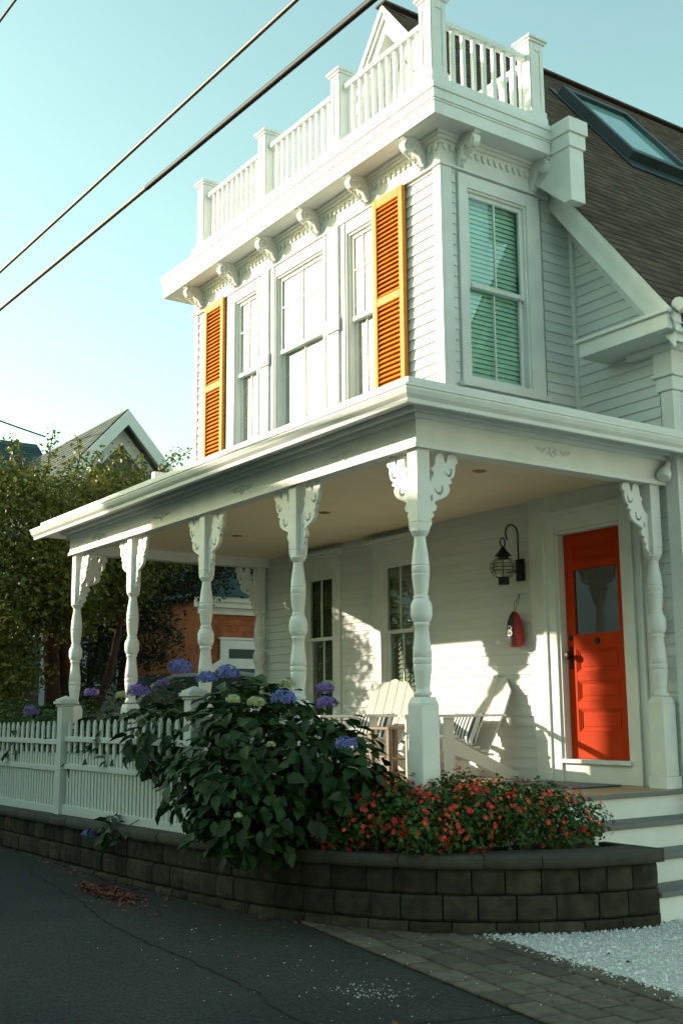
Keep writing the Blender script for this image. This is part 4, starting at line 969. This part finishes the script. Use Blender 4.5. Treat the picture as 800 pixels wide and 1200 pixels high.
bush('hydrangea_bush', 'low hydrangea with a single violet head drooping over the pickets farthest from the steps', 'hydrangea', [(-.42, 6.2, .30, .30, .7, .36), (-.40, 5.4, .28, .28, .4, .30)], 420, .125, HYD, [((-.78, 5.72, .66), PURPF, .10)], base=(-.4, 6, -.35), stems=9, group=grp)
hb3 = [(.6, 7.4, .35, .6, .5, .6), (1.7, 7.5, .5, .5, .5, .55), (2.2, 7.2, .5, .5, .35, .5)]
bush('yard_shrub', 'small bright green shrub beyond the far end of the porch', 'shrub', hb3, 2600, .07, BUSHL, [], base=(1.6, 7.4, -.35), shape='small')
hb5 = [(-.35, 7.4, .45, .35, .9, .35), (-.1, 8.8, .5, .5, .8, .35)]
bush('yard_shrub', 'yellow-green shrub behind the far end of the picket fence', 'shrub', hb5, 2200, .07, BUSHL, [], base=(-.3, 7.8, -.35), shape='small')
# hanging leaf sprig on the wall
# red flowering bed
rb = [(.95, -.42, -.14, .28, .26, .20), (.62, -.36, -.08, .34, .26, .24), (.25, -.18, -.06, .36, .28, .26), (-.08, .12, -.06, .32, .30, .26), (-.32, .42, -.10, .26, .3, .24), (.25, .08, .03, .42, .16, .16), (.75, -.22, -.02, .32, .14, .14), (-.15, .30, .06, .30, .18, .16), (-.45, .62, .0, .22, .22, .2), (-.28, .12, -.12, .25, .22, .18), (-.42, .38, -.2, .2, .25, .18), (-.05, -.16, -.09, .32, .2, .24), (.18, -.30, -.10, .3, .18, .2), (-.2, .02, .0, .2, .2, .14), (-.12, -.26, -.16, .3, .16, .16), (.1, -.05, .04, .3, .16, .12)]
root = empty('flower_bed', (.3, -.15, -.35), 'dense bed of small red and orange flowers inside the curved block wall', 'flowers')
P, N, idx = blobpts(rb, 16000, .7); N /= np.linalg.norm(N, axis=1, keepdims=True); k = P[:, 2] > -.33; P, N = P[k], N[k]
f = mesh_rel(leaves('foliage', P, N*.6+dirs(len(P))*.6+[0, 0, .4], rng.uniform(.028, .055, len(P)), BEDL, None, 'small'), root); f['kind'] = 'stuff'
def florets(P, N, s, m, npet=5, name='blossoms'):
    n = len(P); t, b, nn = rotframes(N, rng.uniform(0, 6, n)); V = []
    s = s[:, None]
    for q in range(npet):
        a = q*2*PI/npet; u = t*math.cos(a)+b*math.sin(a); v = -t*math.sin(a)+b*math.cos(a)
        V.append(np.stack([P+u*.12*s, P+(u*.7+v*.42)*s+nn*.15*s, P+u*1.05*s+nn*.1*s, P+(u*.7-v*.42)*s+nn*.15*s], 1))
    V = np.stack(V, 1).reshape(-1, 3); return lot(name, V, np.arange(len(V)).reshape(-1, 4), m)
P, N, idx = blobpts(rb, 3200, 1.0); N /= np.linalg.norm(N, axis=1, keepdims=True)
k = (P[:, 2] > -.28) & (N[:, 0]*-.55+N[:, 1]*-.8+N[:, 2]*.5 > .1); P, N = P[k]+N[k]*.01, N[k]+dirs(k.sum())*.35
clus = np.array([noise.noise(Vector(p*7)) for p in P]) > -.12; P, N = P[clus], N[clus]
h = len(P); s = rng.uniform(.012, .021, h)
o = mesh_rel(florets(P, N, s, REDF), root); o['kind'] = 'stuff'; o['label'] = 'small red five petalled blossoms'
sub = rng.random(h) < .38; N2 = N/np.linalg.norm(N, axis=1, keepdims=True)
o = mesh_rel(florets(P[sub]+N2[sub]*.004, N[sub], s[sub]*.5, ORF, name='blossom_eyes'), root); o['kind'] = 'stuff'

# trees
def tree(name, label, base, crown, nleaf, size, m, trunkpts, branches, barkm=BARK, sprigs=(), group='trees behind the porch', cat='tree'):
    root = empty(name, base, label, cat, group)
    b = MB()
    for pts, rs in trunkpts: b.tube(pts, rs, 10)
    wp(b, 'trunk', barkm, root, smooth=60)
    b = MB(); B = np.array(crown); st = Vector(trunkpts[0][0][-1])
    for k in range(branches):
        q = B[rng.integers(len(B))]; tip = Vector(q[:3])+Vector(rng.uniform(-.8, .8, 3)*q[3:6]); s0 = Vector(trunkpts[rng.integers(len(trunkpts))][0][-1]); md = (s0+tip)/2+Vector(rng.uniform(-.15, .15, 3))
        b.tube([s0, md, tip], [.04, .025, .008], 6)
    for pts in sprigs: b.tube(pts, [.012, .008, .004][:len(pts)] if len(pts) == 3 else .006, 5)
    wp(b, 'branch', barkm, root, smooth=60)
    # clumps of leaves through the crown
    nc = nleaf//26; C, Nn, _ = blobpts(crown, nc, .55)
    P = np.repeat(C, 26, 0)+rng.normal(0, .11, (nc*26, 3))*[1, 1, .8]
    ex = []
    for pts in sprigs:
        for a, b_ in zip(pts[:-1], pts[1:]):
            for t_ in np.linspace(0, 1, 44): ex.append(np.array(Vector(a).lerp(Vector(b_), t_))+rng.normal(0, .06, 3))
    if ex: P = np.vstack([P, np.array(ex)])
    mesh_rel(leaves('crown', P, dirs(len(P))*.8+[0, 0, .5], rng.uniform(size*.7, size*1.3, len(P)), m, None, 'small'), root)
    return root
# main sunlit tree left of the porch
cr1 = [(.3, 9.0, 3.3, .75, .8, .65), (1.1, 9.6, 3.7, .7, .7, .55), (1.9, 9.8, 3.9, .6, .7, .5), (-.3, 8.8, 2.6, .7, .8, .6), (.5, 8.6, 2.5, .6, .7, .6), (-.5, 8.5, 1.9, .6, .7, .5), (1.3, 9.2, 2.9, .7, .7, .6), (.0, 9.6, 3.9, .5, .6, .4), (2.4, 10.0, 3.7, .45, .6, .5), (-.9, 9.6, 3.0, .8, .9, .9), (1.9, 9.6, 3.2, .7, .7, .6), (.6, 8.9, 2.0, .6, .6, .4), (-.2, 8.6, 1.3, .6, .6, .5), (1.7, 9.4, 2.5, .6, .6, .5), (2.6, 10, 3.2, .5, .6, .5)]
tree('yard_tree', 'broad tree with sunlit yellow-green leaves and forked reddish trunk beside the porch', (.9, 9.6, -.4), cr1, 42000, .078, TREEL,
     [([(.88, 9.6, -.4), (.93, 9.6, .6), (.82, 9.6, 1.5), (.88, 9.55, 2.4)], [.15, .12, .10, .08]), ([(1.0, 9.6, -.4), (1.12, 9.65, .8), (1.02, 9.6, 1.6), (1.25, 9.6, 2.6)], [.12, .09, .08, .06]), ([(.7, 9.6, -.4), (.35, 9.4, .9), (-.1, 9.2, 1.9)], [.07, .05, .04]), ([(1.1, 9.6, -.4), (1.7, 9.5, 1.2), (2.0, 9.6, 2.6)], [.08, .06, .04])],
     30, sprigs=[((.75, 9.8, 4.2), (.78, 9.8, 4.55), (.82, 9.8, 4.85)), ((1.15, 9.8, 4.1), (1.25, 9.8, 4.45), (1.2, 9.8, 4.75)), ((2.4, 10, 4.1), (2.8, 10, 4.55), (3.3, 10, 4.95)), ((2.5, 10, 4.0), (2.95, 10, 4.3), (3.3, 10, 4.45)), ((1.7, 9.8, 4.2), (1.85, 9.8, 4.5), (1.9, 9.8, 4.75)), ((.3, 9.6, 4.1), (.2, 9.7, 4.4), (.15, 9.7, 4.6)), ((2.3, 9.9, 3.9), (2.6, 9.9, 4.4), (2.95, 9.9, 4.8)), ((2.2, 9.9, 3.9), (2.35, 9.9, 4.3), (2.3, 9.9, 4.65)), ((2.6, 10, 3.7), (2.9, 10, 4.0), (3.1, 10, 4.15)), ((1.4, 9.8, 4.0), (1.45, 9.8, 4.4), (1.55, 9.8, 4.6))])
cr2 = [(3.2, 11.5, 3.3, .9, .8, .9), (4.2, 11.8, 3.4, .9, .8, .8), (2.4, 11.2, 2.6, .8, .8, .8), (3.0, 11.3, 1.9, .7, .7, .6), (5.2, 12, 3.9, .9, .8, .8), (2.0, 11, 1.6, .6, .6, .8), (1.6, 11.2, 3.2, .6, .7, .8)]
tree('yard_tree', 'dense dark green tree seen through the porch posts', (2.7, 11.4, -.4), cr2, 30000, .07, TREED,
     [([(2.7, 11.4, -.4), (2.75, 11.4, 1.2), (2.9, 11.4, 2.4)], [.13, .10, .07]), ([(2.3, 11.3, -.4), (2.1, 11.3, 1.0), (2.3, 11.3, 2.2)], [.07, .05, .04])], 24)
cr3 = [(-.6, 12.5, 2.4, 1.2, .8, 1.3), (1.0, 12.8, 2.2, 1.1, .7, 1.2), (-1.6, 12, 1.8, .9, .8, 1.0)]
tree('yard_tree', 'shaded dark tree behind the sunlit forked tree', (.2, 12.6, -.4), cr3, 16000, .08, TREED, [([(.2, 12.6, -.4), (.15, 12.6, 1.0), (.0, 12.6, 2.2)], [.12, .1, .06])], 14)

# ================================================================== NEIGHBOURS
nb = empty('neighbour_house', (4.6, 16, GZ), 'grey shingled house with a white trimmed gable rising behind the trees', 'house', 'houses in the background')
ax_, az_ = 4.62, 7.12; sl = 1.13; yf = 15.8; half = 3.0
b = MB(); b.prism([(ax_-half+.3, GZ), (ax_+half-.3, GZ), (ax_+half-.3, az_-sl*(half-.3)-.1), (ax_, az_-.1), (ax_-half+.3, az_-sl*(half-.3)-.1)], 8, lambda u, v, w: Vector((u, yf+.35+w, v))); wp(b, 'wall', CEDAR, nb)
b = MB(); shingles(b, (ax_-half+.3, yf+.345, 1.0), (1, 0, 0), (0, 0, 1), (0, -1, 0), 2*half-.6, az_-1.2, .13, .14, .016, clip=lambda h: (half-.3-min(half-.3, max(0, (az_-.3-(1.0+h))/sl)), half-.3+min(half-.3, max(0, (az_-.3-(1.0+h))/sl)))); wp(b, 'wall_shingles', CEDAR, nb)
b = MB()
for s in (-1, 1):
    b.prism([(ax_, az_), (ax_+s*half, az_-sl*half), (ax_+s*half, az_-sl*half-.1), (ax_, az_-.1)], 8.6, lambda u, v, w: Vector((u, yf-.02+w, v)))
wp(b, 'roof', ROOFT, nb)
b = MB(); vL = Vector((-1, 0, -sl)).normalized()*-1; nL = Vector((-sl, 0, 1)).normalized()
shingles(b, (ax_-half, yf, az_-sl*half+.002), (0, 1, 0), vL, nL, 8.5, half*math.hypot(1, sl), .3, .16, .016); wp(b, 'roof_shingles', ROOFG, nb)
b = MB()
for s in (-1, 1):
    for y0, y1, t0, t1 in ((yf-.06, yf-.02, .03, .36), (yf-.02, yf+.35, .11, .16), (yf+.30, yf+.345, .36, .72)):
        b.prism([(ax_, az_-t0), (ax_+s*(half+.02), az_-sl*half-t0), (ax_+s*(half+.02), az_-sl*half-t1), (ax_, az_-t1)], y1-y0, lambda u, v, w: Vector((u, y0+w, v)))
wp(b, 'rake_trim', WHITE, nb)
b = MB(); b.box(2.0, 2.22, yf+.28, yf+.34, GZ, 3.6); b.box(3.0, 3.1, yf+.28, yf+.34, .8, 2.6); wp(b, 'corner_board', WHITE, nb)
w_ = MB(); w_.box(3.9, 4.7, yf+.27, yf+.345, 1.2, 2.7); wo = wp(w_, 'window', WHITE, nb)
b = MB(); b.box(3.98, 4.62, yf+.262, yf+.269, 1.28, 2.62); o = b.build('pane', mat('far_pane', (.03, .05, .05), .1), None); o.parent = wo
nb2 = empty('neighbour_house', (.5, 21, GZ), 'low house whose long dark teal roof shows beside the white trimmed gable', 'house', 'houses in the background')
b = MB(); b.box(-6, 4.9, 20.4, 26, GZ, 5.5); wp(b, 'wall', CEDAR, nb2)
b = MB(); b.prism([(20.0, 5.4), (23.2, 7.9), (26.4, 5.4)], 11.4, lambda u, v, w: Vector((-6.2+w, u, v))); wp(b, 'roof', ROOFT, nb2)
b = MB(); shingles(b, (-6.2, 19.99, 5.4), (1, 0, 0), Vector((0, 3.2, 2.5)).normalized(), Vector((0, -2.5, 3.2)).normalized(), 11.4, 4.0, .3, .15, .016); wp(b, 'roof_shingles', ROOFT, nb2)
nb3 = empty('neighbour_house', (7, 14, GZ), 'red cedar shingled building with white cornice and window seen past the porch end', 'house', 'houses in the background')
b = MB(); b.box(5.05, 11, 13.05, 18, GZ, 2.8); wp(b, 'wall', REDCEDAR, nb3)
b = MB(); shingles(b, (5.05, 13.045, .0), (1, 0, 0), (0, 0, 1), (0, -1, 0), 5, 2.6, .12, .115, .014); wp(b, 'wall_shingles', REDCEDAR, nb3)
b = MB(); b.box(4.85, 11, 12.85, 13.0, 2.62, 2.72); b.box(4.8, 11, 12.78, 12.9, 2.72, 2.82); b.box(4.95, 11, 12.98, 13.04, 2.5, 2.62); wp(b, 'cornice', WHITE, nb3)
b = MB(); b.prism([(12.7, 2.82), (15.5, 5.0), (18.3, 2.82)], 6.3, lambda u, v, w: Vector((4.75+w, u, v))); wp(b, 'roof', ROOFT, nb3)
b = MB(); b.box(5.42, 6.9, 12.98, 13.03, 1.84, 2.02); b.box(5.42, 5.60, 12.98, 13.031, .7, 1.84); b.box(6.72, 6.9, 12.98, 13.031, .7, 1.84); b.box(5.38, 6.94, 12.95, 13.032, 2.02, 2.06); b.box(5.6, 6.72, 12.985, 13.03, 1.25, 1.30); wo = wp(b, 'window', WHITE, nb3)
b = MB(); b.box(5.6, 6.72, 13.0, 13.028, .7, 1.84); o = b.build('pane', mat('far_pane', (.03, .06, .06), .08), None); o.parent = wo
# stair rail / sloping white board near the red building
yr = empty('garden_stair_rail', (4.6, 11.6, -.4), 'sloping white stair rail in front of the red cedar building', 'railing')
b = MB(); b.prism([(3.9, .85), (4.95, 1.42), (6.2, 1.42), (6.2, 1.60), (4.9, 1.60), (3.9, 1.03)], .06, lambda u, v, w: Vector((u, 11.9+w, v))); wp(b, 'rail', WHITE, yr)
for x_ in (4.0, 5.0, 6.1): b = MB(); b.box(x_-.05, x_+.05, 11.88, 11.98, -.4, 1.45 if x_ > 4.5 else .95); wp(b, 'leg', WHITE, yr)

# parked car beyond the porch
car = empty('parked_car', (3.6, 11.0, -.4), 'grey estate car parked beyond the porch, only its roof showing', 'car')
body = [(1.6, -.12), (1.6, .45), (1.85, .62), (2.5, .68), (2.95, 1.12), (3.3, 1.27), (4.6, 1.33), (5.3, 1.25), (5.75, .75), (5.9, .60), (5.9, -.12)]
b = MB(); b.prism(body, 1.65, lambda u, v, w: Vector((u, 10.7+w, v))); wp(b, 'body', CARP, car, bevel=.05)
b = MB(); 
b.prism([(2.65, .70), (3.02, 1.10), (3.35, 1.21), (4.5, 1.26), (5.15, 1.19), (5.5, .75)], .012, lambda u, v, w: Vector((u, 10.69+w, v))); wp(b, 'side_glass', mat('car_glass', (.02, .03, .03), .05), car)
for x_ in (2.35, 5.1):
    for y_ in (10.72, 12.1):
        b = MB(); b.lathe([(.2, -.1), (.31, -.1), (.32, -.05), (.32, .05), (.31, .1), (.2, .1)], (x_, y_+.1, -.08), 24, axis=Matrix.Rotation(PI/2, 3, 'X')); wp(b, 'wheel', TYRE, car, smooth=40)

# overhead wires
def wire(pts, r, m, label):
    b = MB(); P = [Vector(p) for p in pts]; out = []
    for k in range(40):
        t_ = k/39; p = P[0].lerp(P[1], t_); p.z -= 4*.03*(t_*(1-t_)-.24); out.append(p)
    tag(b.tube(out, r, 8).build('overhead_wire', m, smooth=60), label, 'wire', 'overhead utility wires')
def ext(p, q, a, b): p, q = Vector(p), Vector(q); d = q-p; return (p-d*a, q+d*b)
wire(ext((-2.5, 1.88, 3.93), (-2.5, -2.35, 3.80), 1.2, 1.0), .011, STEELW, 'upper of the two long dark overhead wires crossing the sky')
wire(ext((-2.5, 1.84, 3.62), (-2.5, -2.92, 3.47), 1.2, 1.0), .013, STEELW, 'lower overhead wire, thick black cable at its upper end, crossing the sky')
a_, b_ = Vector((-2.5, -1.4, 3.50)), Vector((-2.5, -7.5, 3.33)); p0, p1 = ext((-2.5, 1.84, 3.62), (-2.5, -2.92, 3.47), 1.2, 1.0)
bb = MB(); out = []
for k in range(30):
    t_ = .545+k/29*.455; p = p0.lerp(p1, t_); p.z -= 4*.03*(t_*(1-t_)-.24); out.append(p)
bb.tube(out, .0155, 8); o = bb.build('cable_sleeve', RUBBER, bpy.data.objects['overhead_wire.001'], smooth=60)
wire(ext((-2.5, 2.2, 6.2), (-2.5, 1.82, 6.17), 6, 8), .012, RUBBER, 'short piece of wire high above the two long overhead wires')
wire(((1.0, 19, 7.75), (4.3, 20, 7.30)), .02, RUBBER, 'thin service wire reaching down to the teal roof')

# ================================================================== house across the street (its shade covers the street)
sh = Vector((-.656, .755, 0)); nh = Vector((.755, .656, 0)); tanE = math.tan(SUN_EL)
ac = empty('house_across_street', tuple(sh*16-Vector((0, 0, -GZ))), 'tall clapboard house on the other side of the street', 'house', 'houses in the background')
def qbox(mb, q0, q1, d0, d1, z0, z1):
    mb.add([nh*q+sh*d+Vector((0, 0, z)) for z in (z0, z1) for d in (d0, d1) for q in (q0, q1)], [(0, 2, 3, 1), (4, 5, 7, 6), (0, 1, 5, 4), (2, 6, 7, 3), (0, 4, 6, 2), (1, 3, 7, 5)])
D = 14; TT = 6.15; TL = 3.70
b = MB(); qbox(b, -15, 2.45, D, D+8, GZ, TT-.35); qbox(b, 2.45, 11, D, D+8, GZ, TL-.3); wp(b, 'wall', SIDING, ac)
b = MB(); qbox(b, -15.2, 2.5, D-.1, D+8.2, TT-.35, TT); qbox(b, 2.501, 11.1, D-.1, D+8.1, TL-.3, TL); wp(b, 'roof', ROOFG, ac)
for q in (-12, -9, -6, -3, 0, 5, 8):
    for z in (.5, 3.2):
        if q > 2 and z > 2: continue
        b = MB(); qbox(b, q-.5, q+.5, D-.05, D-.001, z, z+1.6); wo = wp(b, 'window', WHITE, ac)
        b = MB(); qbox(b, q-.4, q+.4, D-.06, D-.051, z+.1, z+1.5); o = b.build('pane', bpy.data.materials['far_pane'], None); o.parent = wo

# trees added out of view to block skylight and darken the street and fronts
for i, (x, y, h, r, lb) in enumerate(((-13, -5, 9.5, 3.4, 'tall added tree out of view opposite the porch corner, blocking skylight'), (-12, -12, 11, 4.0, 'widest added tree, unseen and farthest back, blocking skylight'), (-6, -15, 8, 3.4, 'added tree directly behind the viewpoint, blocking skylight'))):
    root = empty('sky_blocking_tree', (x, y, GZ), lb, 'tree', 'added trees around the viewpoint')
    b = MB(); b.tube([(x, y, GZ), (x+.1, y, h*.3), (x-.1, y+.1, h*.6)], [.3, .22, .12], 10); wp(b, 'trunk', BARK, root, smooth=60)
    bl_ = [(x+random.uniform(-.5, .5)*r, y+random.uniform(-.5, .5)*r, h*random.uniform(.35, .85), r*.6, r*.6, h*.24) for k in range(7)]
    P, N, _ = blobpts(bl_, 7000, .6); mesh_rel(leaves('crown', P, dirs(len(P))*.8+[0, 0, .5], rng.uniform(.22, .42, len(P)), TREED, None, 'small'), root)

# small tree at the corner of the house across the street: its round crown softens the edge of that house's shade
tp = nh*2.50+sh*13.2
root = empty('corner_tree', (tp.x, tp.y, GZ), 'slim tree with a small round crown at the corner of the house across the street', 'tree')
b = MB(); b.tube([(tp.x, tp.y, GZ), (tp.x, tp.y, 2.5), (tp.x, tp.y, 5.4)], [.08, .07, .03], 8); wp(b, 'trunk', BARK, root, smooth=60)
P, N, _ = blobpts([(tp.x, tp.y, 5.55, .26, .26, .42), (tp.x-.1*nh.x, tp.y-.1*nh.y, 4.95, .18, .18, .4)], 2600, .3)
mesh_rel(leaves('crown', P, dirs(len(P)), rng.uniform(.07, .12, len(P)), TREED, None, 'small'), root)

# unseen white house added across the side yard to bounce sunlight onto the front
reflector_house = empty('neighbour_house', (7, -16.5, GZ), 'added white clapboard house, out of view, bouncing sunlight onto the front', 'house', 'houses in the background')
b = MB(); b.box(-1, 16, -20, -14.5, GZ, 5.8); wp(b, 'wall', WHITE, reflector_house)
o = clapboard(lambda a, d, z: Vector((a, -14.5+d, z)), lambda z: (-1, 16), GZ, 5.75, [(x_-.6, x_+.6, z_, z_+1.7) for x_ in (1.5, 5, 8.5, 12) for z_ in (.3, 3.3)], ex=.13, name='siding', m=WHITE); o.parent = reflector_house; o.matrix_parent_inverse = Matrix.Translation(-Vector(reflector_house.location))
b = MB(); b.prism([(-20.3, 5.8), (-17.2, 8.3), (-14.1, 5.8)], 17.6, lambda u, v, w: Vector((-1.3+w, u, v))); wp(b, 'roof', ROOFG, reflector_house)
for x_ in (1.5, 5, 8.5, 12):
    for z_ in (.3, 3.3):
        b = MB(); b.box(x_-.6, x_+.6, -14.5, -14.44, z_, z_+1.7); wo = wp(b, 'window', WHITE, reflector_house)
        b = MB(); b.box(x_-.5, x_+.5, -14.44, -14.432, z_+.1, z_+1.6); o = b.build('pane', bpy.data.materials['far_pane']); o.parent = wo
